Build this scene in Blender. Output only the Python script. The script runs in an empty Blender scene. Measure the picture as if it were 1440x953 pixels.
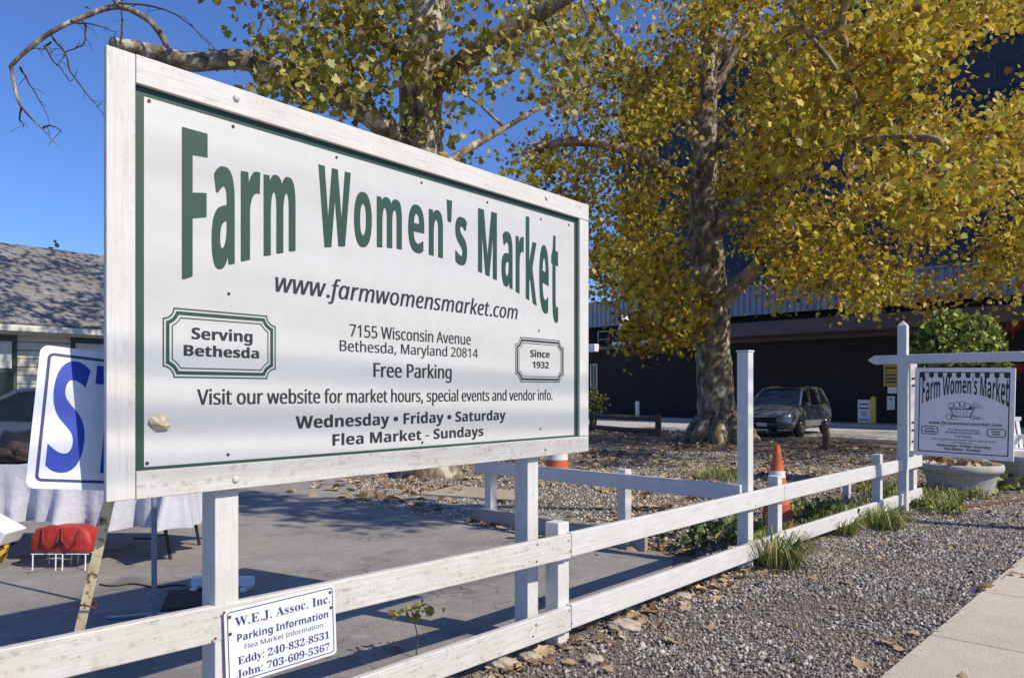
import bpy, bmesh, math, random, os
import numpy as np
from mathutils import Vector, Matrix
random.seed(7); rng = np.random.default_rng(7)
S = bpy.context.scene; COL = S.collection
R = math.radians
# ------------------------------------------------------------------ camera, sky, sun, exposure
H = 1.32; F = 1080.0
cam = bpy.data.cameras.new('camera'); cam.lens = 27.0; cam.sensor_width = 36.0; cam.shift_y = 0.0517; cam.clip_end = 3000; cam.clip_start = .05
co = bpy.data.objects.new('camera', cam); COL.objects.link(co); co.location = (0, 0, H); co.rotation_euler = (R(90), 0, 0); S.camera = co
SUN = Vector((1.02, -.58, 1.0)).normalized()
w = bpy.data.worlds.new('World'); S.world = w; w.use_nodes = True
nt = w.node_tree; bg = nt.nodes['Background']; sk = nt.nodes.new('ShaderNodeTexSky'); sk.sky_type = 'NISHITA'; sk.sun_disc = False
sk.sun_elevation = math.asin(SUN.z); sk.sun_rotation = math.atan2(SUN.x, SUN.y)
sk.air_density = 1.0; sk.dust_density = .25; sk.ozone_density = 3.5; sk.altitude = 0
tint = nt.nodes.new('ShaderNodeMix'); tint.data_type = 'RGBA'; tint.blend_type = 'MULTIPLY'; tint.inputs[0].default_value = 1; tint.inputs[7].default_value = (.48, .645, .98, 1)   # the deep clear autumn blue
nt.links.new(sk.outputs[0], tint.inputs[6]); nt.links.new(tint.outputs[2], bg.inputs[0]); bg.inputs[1].default_value = .145
sl = bpy.data.lights.new('sun', 'SUN'); sl.energy = 4.5; sl.angle = R(.53); sl.color = (1, .905, .73)
so = bpy.data.objects.new('sun', sl); COL.objects.link(so); so.rotation_euler = SUN.to_track_quat('Z', 'Y').to_euler(); so.location = (20, -20, 30)
S.view_settings.view_transform = 'Standard'; S.view_settings.look = 'None'; S.view_settings.exposure = 0.14; S.view_settings.gamma = 1; S.view_settings.use_curve_mapping = False
S.cycles.max_bounces = 6; S.cycles.transparent_max_bounces = 6

def P(px, py, Y): return Vector(((px - 720) / F * Y, Y, H - (py - 551) / F * Y))
def G(px, py, z=0.0):
    Y = F * (H - z) / (py - 551); return Vector(((px - 720) / F * Y, Y, z))

# ------------------------------------------------------------------ mesh helpers
ORG = {}
class MB:
    def __init__(s): s.v = []; s.f = []; s.uv = []
    def add(s, vs, fs, uvs=None):
        b = len(s.v); s.v += [Vector(v) for v in vs]
        for i, f in enumerate(fs):
            s.f.append([b + k for k in f]); s.uv.append(uvs[i] if uvs else [(vs[k][0], vs[k][1]) for k in f])
        return s
    def obox(s, o, a, b, c):
        """box from corner o with edge vectors a (long), b, c"""
        o, a, b, c = Vector(o), Vector(a), Vector(b), Vector(c)
        if a.cross(b).dot(c) < 0: b, c = c, b
        la, lb, lc = a.length, b.length, c.length; q = random.random() * 7
        vs = [o, o + a, o + a + b, o + b, o + c, o + a + c, o + a + b + c, o + b + c]
        fs = [(0, 3, 2, 1), (4, 5, 6, 7), (0, 1, 5, 4), (3, 7, 6, 2), (0, 4, 7, 3), (1, 2, 6, 5)]
        uv = [[(0, 0), (0, lb), (la, lb), (la, 0)], [(0, 0), (la, 0), (la, lb), (0, lb)], [(0, 0), (la, 0), (la, lc), (0, lc)],
              [(0, 0), (0, lc), (la, lc), (la, 0)], [(0, 0), (lc, 0), (lc, lb), (0, lb)], [(0, 0), (lb, 0), (lb, lc), (0, lc)]]
        uv = [[(x + q, y + q * .37 + i * .3) for x, y in t] for i, t in enumerate(uv)]
        return s.add(vs, fs, uv)
    def box(s, x0, x1, y0, y1, z0, z1): return s.obox((x0, y0, z0), (x1 - x0, 0, 0), (0, y1 - y0, 0), (0, 0, z1 - z0))
    def bar(s, p, q, wd, ht, up=(0, 0, 1)):
        """board between p and q (centre of section): wd across, ht along up"""
        p, q, up = Vector(p), Vector(q), Vector(up); d = q - p; sd = d.cross(up).normalized(); u2 = sd.cross(d).normalized()
        return s.obox(p - sd * wd / 2 - u2 * ht / 2, d, sd * wd, u2 * ht)
    def tube(s, pts, rad, n=8, cap=True, jit=0.0):
        pts = [Vector(p) for p in pts]; m = len(pts)
        if not hasattr(rad, '__len__'): rad = [rad] * m
        t0 = (pts[1] - pts[0]).normalized(); nrm = t0.orthogonal().normalized(); vs = []; L = 0; us = []
        for i, p in enumerate(pts):
            t = (pts[min(i + 1, m - 1)] - pts[max(i - 1, 0)]).normalized()
            nrm = (nrm - t * nrm.dot(t)).normalized(); b = t.cross(nrm)
            if i: L += (p - pts[i - 1]).length
            us.append(L)
            for k in range(n):
                a = 2 * math.pi * k / n; r = rad[i] * (1 + jit * (random.random() - .5)); vs.append(p + nrm * (math.cos(a) * r) + b * (math.sin(a) * r))
        fs = []; uv = []
        for i in range(m - 1):
            for k in range(n):
                fs.append((i * n + k, i * n + (k + 1) % n, (i + 1) * n + (k + 1) % n, (i + 1) * n + k)); c = 2 * math.pi * rad[i] / n
                uv.append([(us[i], k * c), (us[i], k * c + c), (us[i + 1], k * c + c), (us[i + 1], k * c)])
        if cap:
            fs += [tuple(range(n - 1, -1, -1)), tuple((m - 1) * n + k for k in range(n))]; uv += [[(0, 0)] * n] * 2
        return s.add(vs, fs, uv)
    def lathe(s, c, prof, n=24, ax=None, ay=None, az=None):
        c = Vector(c); ax = Vector(ax or (1, 0, 0)); ay = Vector(ay or (0, 1, 0)); az = Vector(az or (0, 0, 1)); vs = []; fs = []
        for r, z in prof:
            for k in range(n):
                a = 2 * math.pi * k / n; vs.append(c + ax * (r * math.cos(a)) + ay * (r * math.sin(a)) + az * z)
        m = len(prof)
        for i in range(m - 1):
            for k in range(n): fs.append((i * n + k, i * n + (k + 1) % n, (i + 1) * n + (k + 1) % n, (i + 1) * n + k))
        fs += [tuple(range(n - 1, -1, -1)), tuple((m - 1) * n + k for k in range(n))]
        return s.add(vs, fs)
    def prism(s, poly, d):
        """polygon (3-D points) extruded by vector d"""
        poly = [Vector(p) for p in poly]; d = Vector(d); n = len(poly)
        fs = [tuple(range(n - 1, -1, -1)), tuple(range(n, 2 * n))] + [(i, (i + 1) % n, n + (i + 1) % n, n + i) for i in range(n)]
        return s.add(poly + [p + d for p in poly], fs)
    def build(s, name, mat, parent=None, org=None, bevel=0, smooth=False):
        if org is None: org = ORG.get(parent.name, Vector((0, 0, 0))) if parent else Vector((0, 0, 0))
        org = Vector(org); me = bpy.data.meshes.new(name); me.from_pydata([v - org for v in s.v], [], s.f)
        ul = me.uv_layers.new(name='UVMap').data; flat = [c for f in s.uv for p in f for c in p]
        if len(flat) == 2 * len(ul): ul.foreach_set('uv', flat)
        bm = bmesh.new(); bm.from_mesh(me); bmesh.ops.recalc_face_normals(bm, faces=bm.faces); bm.to_mesh(me); bm.free()
        if smooth: me.polygons.foreach_set('use_smooth', [True] * len(me.polygons))
        me.materials.append(mat); o = bpy.data.objects.new(name, me); COL.objects.link(o); me.update()
        if parent: o.parent = parent
        else: o.location = org
        ORG[o.name] = org
        if bevel:
            b = o.modifiers.new('bevel', 'BEVEL'); b.width = bevel; b.segments = 2; b.limit_method = 'ANGLE'
        return o
def raw(name, V, Fc, mat, parent=None, org=(0, 0, 0), smooth=False):
    """fast mesh from numpy vertices and equal-sized faces"""
    V = np.asarray(V, dtype=np.float32) - np.array(org, dtype=np.float32); Fc = np.asarray(Fc, dtype=np.int32); k = Fc.shape[1]
    me = bpy.data.meshes.new(name); me.vertices.add(len(V)); me.vertices.foreach_set('co', V.ravel())
    me.loops.add(Fc.size); me.loops.foreach_set('vertex_index', Fc.ravel()); me.polygons.add(len(Fc))
    me.polygons.foreach_set('loop_start', np.arange(0, Fc.size, k, dtype=np.int32))
    if smooth: me.polygons.foreach_set('use_smooth', np.ones(len(Fc), dtype=bool))
    me.update(calc_edges=True); me.materials.append(mat)
    o = bpy.data.objects.new(name, me); COL.objects.link(o)
    if parent: o.parent = parent
    else: o.location = org
    ORG[o.name] = Vector(org); return o
def tag(o, label=None, cat=None, group=None, kind=None):
    if label: o['label'] = label
    if cat: o['category'] = cat
    if group: o['group'] = group
    if kind: o['kind'] = kind
    return o
def thing(name, loc, label, cat, group=None):
    o = bpy.data.objects.new(name, None); COL.objects.link(o); o.location = loc; o.empty_display_size = .1; ORG[o.name] = Vector(loc); return tag(o, label, cat, group)

# ------------------------------------------------------------------ materials
def new_mat(name):
    m = bpy.data.materials.new(name); m.use_nodes = True; return m, m.node_tree, m.node_tree.nodes['Principled BSDF']
def N(t, typ, **kw):
    n = t.nodes.new(typ)
    for k, v in kw.items():
        if k.startswith('i_'): n.inputs[k[2:].replace('_', ' ')].default_value = v
        else: setattr(n, k, v)
    return n
def ramp(t, fac, stops, interp='LINEAR'):
    r = t.nodes.new('ShaderNodeValToRGB'); r.color_ramp.interpolation = interp; e = r.color_ramp.elements
    while len(e) < len(stops): e.new(.5)
    for i, (p, c) in enumerate(stops):
        e[i].position = p; e[i].color = (*c, 1) if len(c) == 3 else c
    t.links.new(fac, r.inputs[0]); return r.outputs[0]
def mixc(t, fac, a, b, mode='MIX'):
    m = t.nodes.new('ShaderNodeMix'); m.data_type = 'RGBA'; m.blend_type = mode
    for s, v in ((m.inputs[0], fac), (m.inputs[6], a), (m.inputs[7], b)):
        if hasattr(v, 'is_output'): t.links.new(v, s)
        elif isinstance(v, (int, float)): s.default_value = v
        else: s.default_value = (*v, 1)
    return m.outputs[2]
def coords(t, kind='Object', scale=(1, 1, 1)):
    c = t.nodes.new('ShaderNodeTexCoord'); mp = t.nodes.new('ShaderNodeMapping'); mp.inputs['Scale'].default_value = scale
    t.links.new(c.outputs[kind], mp.inputs[0]); return mp.outputs[0]
def noise(t, vec, scale, detail=4, rough=.6):
    n = N(t, 'ShaderNodeTexNoise'); n.inputs['Scale'].default_value = scale; n.inputs['Detail'].default_value = detail; n.inputs['Roughness'].default_value = rough
    t.links.new(vec, n.inputs['Vector']); return n.outputs[0]
def bump(t, b, hgt, strength=.3, dist=.01):
    n = N(t, 'ShaderNodeBump'); n.inputs['Strength'].default_value = strength; n.inputs['Distance'].default_value = dist
    t.links.new(hgt, n.inputs['Height']); t.links.new(n.outputs[0], b.inputs['Normal'])
def plain(name, c, rough=.6, metal=0, var=.25, scale=12, bmp=.0, c2=None, coat=0):
    m, t, b = new_mat(name); v = coords(t); n = noise(t, v, scale)
    c2 = c2 or tuple(x * (1 - var) for x in c); hi = tuple(min(1, x * (1 + var * .5)) for x in c)
    col = ramp(t, n, [(.3, c2), (.7, hi)]); t.links.new(col, b.inputs['Base Color'])
    b.inputs['Roughness'].default_value = rough; b.inputs['Metallic'].default_value = metal
    if coat: b.inputs['Coat Weight'].default_value = coat
    if bmp: bump(t, b, noise(t, v, scale * 4), bmp, .005)
    return m
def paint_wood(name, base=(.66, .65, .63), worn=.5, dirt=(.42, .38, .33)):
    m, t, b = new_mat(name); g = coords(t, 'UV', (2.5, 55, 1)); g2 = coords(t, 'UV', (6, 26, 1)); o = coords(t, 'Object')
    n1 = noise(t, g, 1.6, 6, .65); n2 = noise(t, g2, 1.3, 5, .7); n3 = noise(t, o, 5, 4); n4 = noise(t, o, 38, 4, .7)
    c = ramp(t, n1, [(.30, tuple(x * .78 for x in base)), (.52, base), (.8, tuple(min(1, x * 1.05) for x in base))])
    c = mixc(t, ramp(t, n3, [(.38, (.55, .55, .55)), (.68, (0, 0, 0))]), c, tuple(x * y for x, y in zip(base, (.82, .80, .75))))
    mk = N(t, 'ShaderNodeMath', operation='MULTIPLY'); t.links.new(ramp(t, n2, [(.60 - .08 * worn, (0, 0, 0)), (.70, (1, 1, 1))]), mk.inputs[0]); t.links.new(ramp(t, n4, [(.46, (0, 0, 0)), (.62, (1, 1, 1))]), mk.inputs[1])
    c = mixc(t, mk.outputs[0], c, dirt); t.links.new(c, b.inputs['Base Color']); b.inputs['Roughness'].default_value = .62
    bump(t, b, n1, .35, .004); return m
M = {}
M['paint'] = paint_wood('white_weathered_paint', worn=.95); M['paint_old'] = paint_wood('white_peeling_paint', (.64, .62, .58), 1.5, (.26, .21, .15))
M['paint_new'] = paint_wood('white_clean_paint', (.66, .655, .645), .7)
M['board_old'] = paint_wood('grey_worn_paint', (.36, .34, .33), 1.0, (.16, .13, .10)); M['wood'] = plain('old_brown_wood', (.13, .09, .06), .8, var=.5, scale=9, bmp=.4)
M['green'] = plain('dark_green_print', (.026, .066, .042), .45, var=.12, scale=3)
M['black'] = plain('black_print', (.022, .026, .026), .5, var=.1)
M['navy'] = plain('navy_print', (.03, .045, .16), .5, var=.15); M['blue'] = plain('bright_blue_print', (.012, .05, .42), .45, var=.15)
def mk_panel():
    m, t, b = new_mat('white_sign_sheet'); v = coords(t, 'UV', (.30, 3.6, 1)); n = noise(t, v, 1.0, 1.5, .4); v2 = coords(t, 'UV', (1, 1, 1)); n2 = noise(t, v2, 9, 5, .7)
    c = ramp(t, n2, [(.3, (.53, .53, .52)), (.6, (.56, .56, .55))]); t.links.new(c, b.inputs['Base Color']); c = mixc(t, ramp(t, noise(t, coords(t, 'UV', (22, .9, 1)), 1, 4, .6), [(.52, (0, 0, 0)), (.75, (.12, .12, .12))]), c, (.47, .45, .40)); t.links.new(c, b.inputs['Base Color']); b.inputs['Roughness'].default_value = .38
    bump(t, b, n, .8, .04); return m
M['sheet'] = mk_panel()
M['plate'] = plain('white_enamel_plate', (.74, .75, .80), .4, var=.05)
M['hang'] = plain('dull_white_board', (.90, .80, .77), .55, var=.05)
M['rust'] = plain('rusty_iron', (.16, .07, .035), .8, .3, .5, 60, .3); M['steel'] = plain('grey_steel', (.35, .36, .38), .4, .7, .2)
M['galv'] = plain('blue_grey_steel', (.25, .29, .38), .45, .4, .2)
def mk_angle():
    m, t, b = new_mat('rusty_cream_iron'); v = coords(t); n = noise(t, v, 26, 5, .7); c = ramp(t, n, [(.36, (.12, .055, .025)), (.42, (.40, .28, .13)), (.47, (.66, .55, .34))]); t.links.new(c, b.inputs['Base Color']); b.inputs['Roughness'].default_value = .75; bump(t, b, n, .4, .004); return m
M['angle'] = mk_angle()
def island(name, stops, rough=.8, trans=0.0, interp='LINEAR', nz=0, patch=None):
    m, t, b = new_mat(name); g = t.nodes.new('ShaderNodeNewGeometry'); c = ramp(t, g.outputs['Random Per Island'], stops, interp)
    if nz:
        c = mixc(t, nz, c, ramp(t, noise(t, coords(t), 30, 3), [(.3, (.0, .0, .0)), (.7, (1, 1, 1))]), 'OVERLAY')
    if patch: c = mixc(t, ramp(t, noise(t, coords(t), 1.3, 5, .7), [(.42, (0, 0, 0)), (.62, (1, 1, 1))]), c, mixc(t, .75, c, patch))
    t.links.new(c, b.inputs['Base Color']); b.inputs['Roughness'].default_value = rough
    if trans:
        tr = t.nodes.new('ShaderNodeBsdfTranslucent'); t.links.new(c, tr.inputs[0]); mx = t.nodes.new('ShaderNodeMixShader'); mx.inputs[0].default_value = trans
        t.links.new(b.outputs[0], mx.inputs[1]); t.links.new(tr.outputs[0], mx.inputs[2]); t.links.new(mx.outputs[0], t.nodes['Material Output'].inputs[0])
    return m
M['leaf_gold'] = island('golden_sycamore_leaf', [(0, (.15, .075, .02)), (.13, (.30, .17, .03)), (.3, (.46, .31, .035)), (.52, (.72, .53, .045)), (.72, (.66, .58, .07)), (.88, (.34, .36, .055)), (1, (.80, .54, .05))], .5, .4)
M['leaf_olive'] = island('olive_sycamore_leaf', [(0, (.17, .10, .035)), (.25, (.30, .22, .05)), (.5, (.27, .30, .06)), (.75, (.46, .40, .07)), (.9, (.60, .47, .07)), (1, (.20, .25, .05))], .5, .35)
M['leaf_shrub'] = island('green_shrub_leaf', [(0, (.06, .09, .02)), (.4, (.15, .21, .04)), (.75, (.34, .38, .06)), (1, (.48, .46, .10))], .55, .25)
M['leaf_dark'] = island('dark_weed_leaf', [(0, (.03, .06, .02)), (.6, (.07, .12, .04)), (1, (.2, .24, .1))], .6, .15)
M['grass'] = island('grass_blade', [(0, (.06, .10, .02)), (.45, (.15, .22, .045)), (.7, (.29, .31, .08)), (.85, (.46, .40, .17)), (1, (.55, .45, .24))], .6, .15)
M['litter'] = island('fallen_leaf', [(0, (.13, .075, .04)), (.3, (.26, .16, .085)), (.6, (.42, .29, .16)), (.85, (.56, .42, .25)), (1, (.60, .46, .16))], .8, .1)
M['stone'] = island('crushed_stone', [(0, (.04, .038, .04)), (.3, (.13, .12, .125)), (.55, (.28, .26, .25)), (.8, (.47, .425, .385)), (1, (.66, .60, .54))], .85, patch=(.27, .215, .165))
M['stone_far'] = island('pale_crushed_stone', [(0, (.10, .085, .075)), (.4, (.30, .26, .21)), (.8, (.50, .43, .34)), (1, (.68, .62, .52))], .85)
def mk_bark(name, sc, stops):
    m, t, b = new_mat(name); v = coords(t, 'Object', (1, 1, .55)); vo = N(t, 'ShaderNodeTexNoise'); vo.inputs['Scale'].default_value = sc; vo.inputs['Detail'].default_value = 5; vo.inputs['Roughness'].default_value = .55; vo.inputs['Distortion'].default_value = .6
    t.links.new(v, vo.inputs['Vector']); c = ramp(t, vo.outputs[0], stops); f = noise(t, v, sc * 9, 5, .7); c = mixc(t, .55, c, ramp(t, f, [(.3, (.25, .25, .25)), (.7, (.75, .75, .75))]), 'OVERLAY')
    t.links.new(c, b.inputs['Base Color']); b.inputs['Roughness'].default_value = .85; bump(t, b, f, .7, .03); return m
M['bark'] = mk_bark('mottled_sycamore_bark', 5.5, [(.36, (.08, .06, .04)), (.43, (.20, .15, .10)), (.47, (.14, .115, .075)), (.53, (.33, .27, .19)), (.57, (.26, .22, .15)), (.62, (.58, .52, .42))])
M['bark_pale'] = mk_bark('pale_sycamore_bark', 4, [(.32, (.10, .07, .05)), (.45, (.25, .20, .15)), (.6, (.42, .36, .28))])
M['twig'] = plain('dark_twig', (.06, .045, .035), .8, var=.3)
def mk_ground():
    m, t, b = new_mat('dry_gravel_soil'); v = coords(t); n1 = noise(t, v, .35, 4); n2 = noise(t, v, 55, 6, .75); n3 = noise(t, v, 9, 5, .7)
    c = ramp(t, n2, [(.33, (.06, .05, .045)), (.5, (.20, .17, .14)), (.68, (.42, .36, .30))]); c = mixc(t, ramp(t, n3, [(.45, (0, 0, 0)), (.62, (.7, .7, .7))]), c, (.24, .17, .11)); c = mixc(t, ramp(t, n1, [(.4, (0, 0, 0)), (.65, (.35, .35, .35))]), c, (.16, .14, .12))
    t.links.new(c, b.inputs['Base Color']); b.inputs['Roughness'].default_value = .95; bump(t, b, n2, .8, .03); return m
M['ground'] = mk_ground()
def mk_asphalt(name, lo, hi, sc=150, cracks=False):
    m, t, b = new_mat(name); v = coords(t); n2 = noise(t, v, sc, 5, .8); n1 = noise(t, v, .7, 5, .65); n4 = noise(t, v, 5, 5, .7)
    c = ramp(t, n2, [(.35, lo), (.65, hi)]); c = mixc(t, ramp(t, n1, [(.42, (0, 0, 0)), (.66, (.5, .5, .5))]), c, tuple(x * .75 for x in lo)); c = mixc(t, ramp(t, n4, [(.52, (0, 0, 0)), (.7, (.4, .4, .4))]), c, tuple(x * 1.15 for x in hi))
    if cracks:
        wv = N(t, 'ShaderNodeVectorMath', operation='ADD'); sc_n = N(t, 'ShaderNodeTexNoise'); sc_n.inputs['Scale'].default_value = 2.5; sc_n.inputs['Detail'].default_value = 4; t.links.new(v, sc_n.inputs['Vector']); t.links.new(v, wv.inputs[0]); t.links.new(sc_n.outputs[1], wv.inputs[1])
        vr = N(t, 'ShaderNodeTexVoronoi', feature='DISTANCE_TO_EDGE'); vr.inputs['Scale'].default_value = .8; t.links.new(wv.outputs[0], vr.inputs['Vector'])
        ck = ramp(t, vr.outputs[0], [(.004, (1, 1, 1)), (.012, (0, 0, 0))]); mk = N(t, 'ShaderNodeMath', operation='MULTIPLY'); t.links.new(ck, mk.inputs[0]); t.links.new(ramp(t, n1, [(.45, (0, 0, 0)), (.6, (.8, .8, .8))]), mk.inputs[1]); c = mixc(t, mk.outputs[0], c, (.04, .038, .035))
        n5 = noise(t, v, 1.6, 3, .5); c = mixc(t, ramp(t, n5, [(.60, (0, 0, 0)), (.72, (.55, .55, .55))]), c, (.09, .085, .08))
        n6 = noise(t, v, 420, 2, .6); c = mixc(t, ramp(t, n6, [(.66, (0, 0, 0)), (.74, (.6, .6, .6))]), c, (.6, .57, .53))
    t.links.new(c, b.inputs['Base Color']); b.inputs['Roughness'].default_value = .9; bump(t, b, n2, .8, .012); return m
M['asphalt'] = mk_asphalt('worn_asphalt', (.19, .177, .162), (.44, .41, .375), 110, True); M['road'] = mk_asphalt('pale_driveway', (.40, .38, .36), (.56, .53, .50), 30)
M['street'] = mk_asphalt('street_asphalt', (.05, .05, .05), (.1, .1, .1), 60)
M['walk'] = mk_asphalt('sidewalk_concrete', (.54, .48, .395), (.68, .605, .50), 60)
M['concrete'] = plain('grey_planter_concrete', (.42, .40, .36), .85, var=.22, scale=14, bmp=.25)
M['tan'] = plain('tan_slab', (.42, .36, .27), .9, var=.25, scale=6, bmp=.2)
def mk_rows(name, c1, c2, mortar, bw, rh, ms=.02, bmp=.4, rough=.85):
    m, t, b = new_mat(name); v = coords(t, 'UV'); br = N(t, 'ShaderNodeTexBrick'); br.inputs['Color1'].default_value = (*c1, 1); br.inputs['Color2'].default_value = (*c2, 1); br.inputs['Mortar'].default_value = (*mortar, 1)
    br.inputs['Scale'].default_value = 1; br.inputs['Brick Width'].default_value = bw; br.inputs['Row Height'].default_value = rh; br.inputs['Mortar Size'].default_value = ms; t.links.new(v, br.inputs[0])
    c = mixc(t, .5, br.outputs[0], ramp(t, noise(t, v, 4, 6, .7), [(.3, (.3, .3, .3)), (.7, (.7, .7, .7))]), 'OVERLAY'); t.links.new(c, b.inputs['Base Color']); b.inputs['Roughness'].default_value = rough
    iv = N(t, 'ShaderNodeMath', operation='SUBTRACT'); iv.inputs[0].default_value = 1; t.links.new(br.outputs[1], iv.inputs[1]); bump(t, b, iv.outputs[0], bmp, .01); return m
M['shingle'] = mk_rows('grey_shingles', (.27, .255, .25), (.20, .19, .185), (.12, .115, .11), .33, .14, .008)
M['siding'] = mk_rows('beige_siding', (.60, .57, .50), (.57, .54, .47), (.20, .18, .15), 9, .16, .012)
M['brickdark'] = mk_rows('dark_painted_brick', (.022, .016, .018), (.016, .012, .014), (.010, .009, .010), .4, .13, .012)
M['corr'] = plain('blue_grey_metal_cladding', (.32, .36, .42), .5, .1, .2, 3); M['fascia'] = plain('purple_brown_fascia', (.10, .075, .08), .6, var=.2)
M['tower'] = mk_rows('navy_cladding', (.024, .027, .046), (.017, .020, .036), (.05, .053, .07), 2.4, 1.1, .03, .2, .55)
M['towerglass'] = plain('dark_tower_window', (.008, .010, .022), .15, var=.2)
M['trim_green'] = plain('dark_green_trim', (.03, .07, .045), .5); M['trim_white'] = plain('offwhite_trim', (.62, .60, .55), .6, var=.1)
M['curtain'] = plain('pale_curtain', (.62, .64, .62), .8, var=.25, scale=14); M['glass_dark'] = plain('dark_glass', (.012, .016, .02), .06, var=.3)
M['carblue'] = plain('blue_grey_car_paint', (.075, .095, .13), .25, .3, .1, coat=.8); M['cargrey'] = plain('dark_grey_car_paint', (.19, .21, .215), .22, .4, .1, coat=1)
M['tyre'] = plain('black_tyre_rubber', (.015, .015, .015), .85); M['chrome'] = plain('bright_metal', (.6, .6, .6), .2, 1, .1); M['lens'] = plain('headlight_lens', (.55, .55, .52), .12, .2, .2, 30, coat=1)
M['orange'] = plain('orange_cone_plastic', (.62, .13, .035), .55, var=.2); M['orange_dark'] = plain('worn_red_orange_plastic', (.42, .075, .03), .65, var=.35)
M['white_band'] = plain('white_reflective_band', (.72, .72, .70), .45, var=.12); M['white_pl'] = plain('white_plastic', (.75, .75, .77), .5, var=.08)
M['red'] = plain('red_leather', (.42, .03, .022), .55, var=.4, scale=18, bmp=.2); M['red_dark'] = plain('dark_red_cloth', (.16, .012, .012), .7)
M['black_pl'] = plain('black_plastic', (.018, .018, .02), .5); M['yellow'] = plain('yellow_paint', (.62, .45, .10), .6, var=.15); M['yellowsign'] = plain('mustard_yellow_board', (.46, .32, .07), .6, var=.2)
M['mat'] = plain('brown_mat', (.055, .04, .03), .9, var=.3, bmp=.3); M['soil'] = plain('dry_soil', (.10, .07, .05), .95, var=.5, scale=30, bmp=.6)
M['shell'] = plain('cream_shell', (.66, .55, .38), .6, var=.3, scale=60); M['clutter_a'] = plain('dark_brown_fabric', (.05, .035, .03), .9, var=.5); M['clutter_b'] = plain('tan_fabric', (.28, .22, .17), .9, var=.4)
def mk_spots():
    m, t, b = new_mat('yellow_cloth_with_brown_spots'); v = coords(t); n = noise(t, v, 14, 3); c = ramp(t, n, [(.44, (.07, .035, .015)), (.5, (.62, .40, .05))]); t.links.new(c, b.inputs['Base Color']); b.inputs['Roughness'].default_value = .8; return m
M['spots'] = mk_spots()
def mk_cloth():
    m, t, b = new_mat('white_tablecloth'); v = coords(t); n = noise(t, v, 5, 4); t.links.new(ramp(t, n, [(.3, (.42, .42, .48)), (.7, (.52, .52, .58))]), b.inputs['Base Color']); b.inputs['Roughness'].default_value = .8; bump(t, b, n, .5, .05); return m
M['cloth'] = mk_cloth()

# ------------------------------------------------------------------ lettering
try: FONT = bpy.data.fonts.load(os.path.join(bpy.utils.system_resource('DATAFILES', path='fonts'), 'NotoSansMath-Regular.woff2'))
except Exception: FONT = None
MAPS = {'sansbold': (0x1D5D4, 0x1D5EE, 0x1D7EC), 'italic': (0x1D608, 0x1D622, None), 'serif': (0x1D400, 0x1D41A, 0x1D7CE), 'bolditalic': (0x1D63C, 0x1D656, 0x1D7EC)}
def style(txt, st):
    if not FONT or st not in MAPS: return txt
    A, a, d = MAPS[st]; o = ''
    for ch in txt:
        if 'A' <= ch <= 'Z': o += chr(A + ord(ch) - 65)
        elif 'a' <= ch <= 'z': o += chr(a + ord(ch) - 97)
        elif ch.isdigit() and d: o += chr(d + ord(ch) - 48)
        else: o += ch
    return o
def text2d(body, st='regular', off=0.0, space=1.0):
    c = bpy.data.curves.new('text', 'FONT')
    if FONT: c.font = FONT
    c.body = style(body, st); c.resolution_u = 3; c.offset = off; c.space_character = space
    o = bpy.data.objects.new('text', c); COL.objects.link(o); bpy.context.view_layer.update()
    me = o.evaluated_get(bpy.context.evaluated_depsgraph_get()).to_mesh(); V = np.array([v.co[:2] for v in me.vertices]); Fc = [list(p.vertices) for p in me.polygons]
    bpy.data.objects.remove(o); bpy.data.curves.remove(c); return V, Fc
CAPH = None
def cap_h():
    global CAPH
    if CAPH is None: V, _ = text2d('H', 'sansbold'); CAPH = float(V[:, 1].max())
    return CAPH
def letters(mb, body, fr, u0, u1, zb, cap, st='regular', off=0.0, warp=None, n=.0, space=1.0):
    """set body between u0 and u1, baseline zb, capital height cap, on frame fr(u, z, n)"""
    V, Fc = text2d(body.replace('\u2022', '\u2981'), st, 0, space); x0, x1 = V[:, 0].min(), V[:, 0].max(); ch = cap_h(); out = []; dl_ = 0
    for x, y in V:
        u = dl_ + u0 + (x - x0) / (x1 - x0) * (u1 - u0); q = y / ch
        z = warp(u, q) if warp else zb + q * cap
        out.append(fr(u, z, n))
    mb.add(out, Fc)
    if off > 0:
        for k_ in (-1, 1):
            s_ = k_ * off * 2.2 * (cap or .25); d_ = [Vector(p) + (Vector(fr(1, 0, 0)) - Vector(fr(0, 0, 0))) * s_ + (Vector(fr(0, 0, 1)) - Vector(fr(0, 0, 0))) * (.00008 * k_) for p in out]; mb.add(d_, Fc)
    return mb
def outline(u0, z0, u1, z1, r, a, k=6, notch=True):
    pts = []; U0, Z0, U1, Z1 = u0 + a, z0 + a, u1 - a, z1 - a; r2 = r + a if notch else max(r - a, .001)
    for cx, cz, s0 in ((u1, z0, 180), (u1, z1, 270), (u0, z1, 0), (u0, z0, 90)):
        if notch:
            th = math.degrees(math.asin(min(1, a / r2)))
            for i in range(k + 1):
                d = R(s0 - th - (90 - 2 * th) * i / k); pts.append((cx + r2 * math.cos(d), cz + r2 * math.sin(d)))
        else:
            qx = U1 - r2 if cx == u1 else U0 + r2; qz = Z1 - r2 if cz == z1 else Z0 + r2
            for i in range(k + 1):
                d = R(s0 + 90 + 90 * i / k); pts.append((qx + r2 * math.cos(d), qz + r2 * math.sin(d)))
    return pts
def ring(mb, fr, n, u0, z0, u1, z1, r, a, b, notch=True):
    A = outline(u0, z0, u1, z1, r, a, notch=notch); B = outline(u0, z0, u1, z1, r, b, notch=notch); m = len(A)
    mb.add([fr(u, z, n) for u, z in A + B], [(i, (i + 1) % m, m + (i + 1) % m, m + i) for i in range(m)]); return mb
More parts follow.
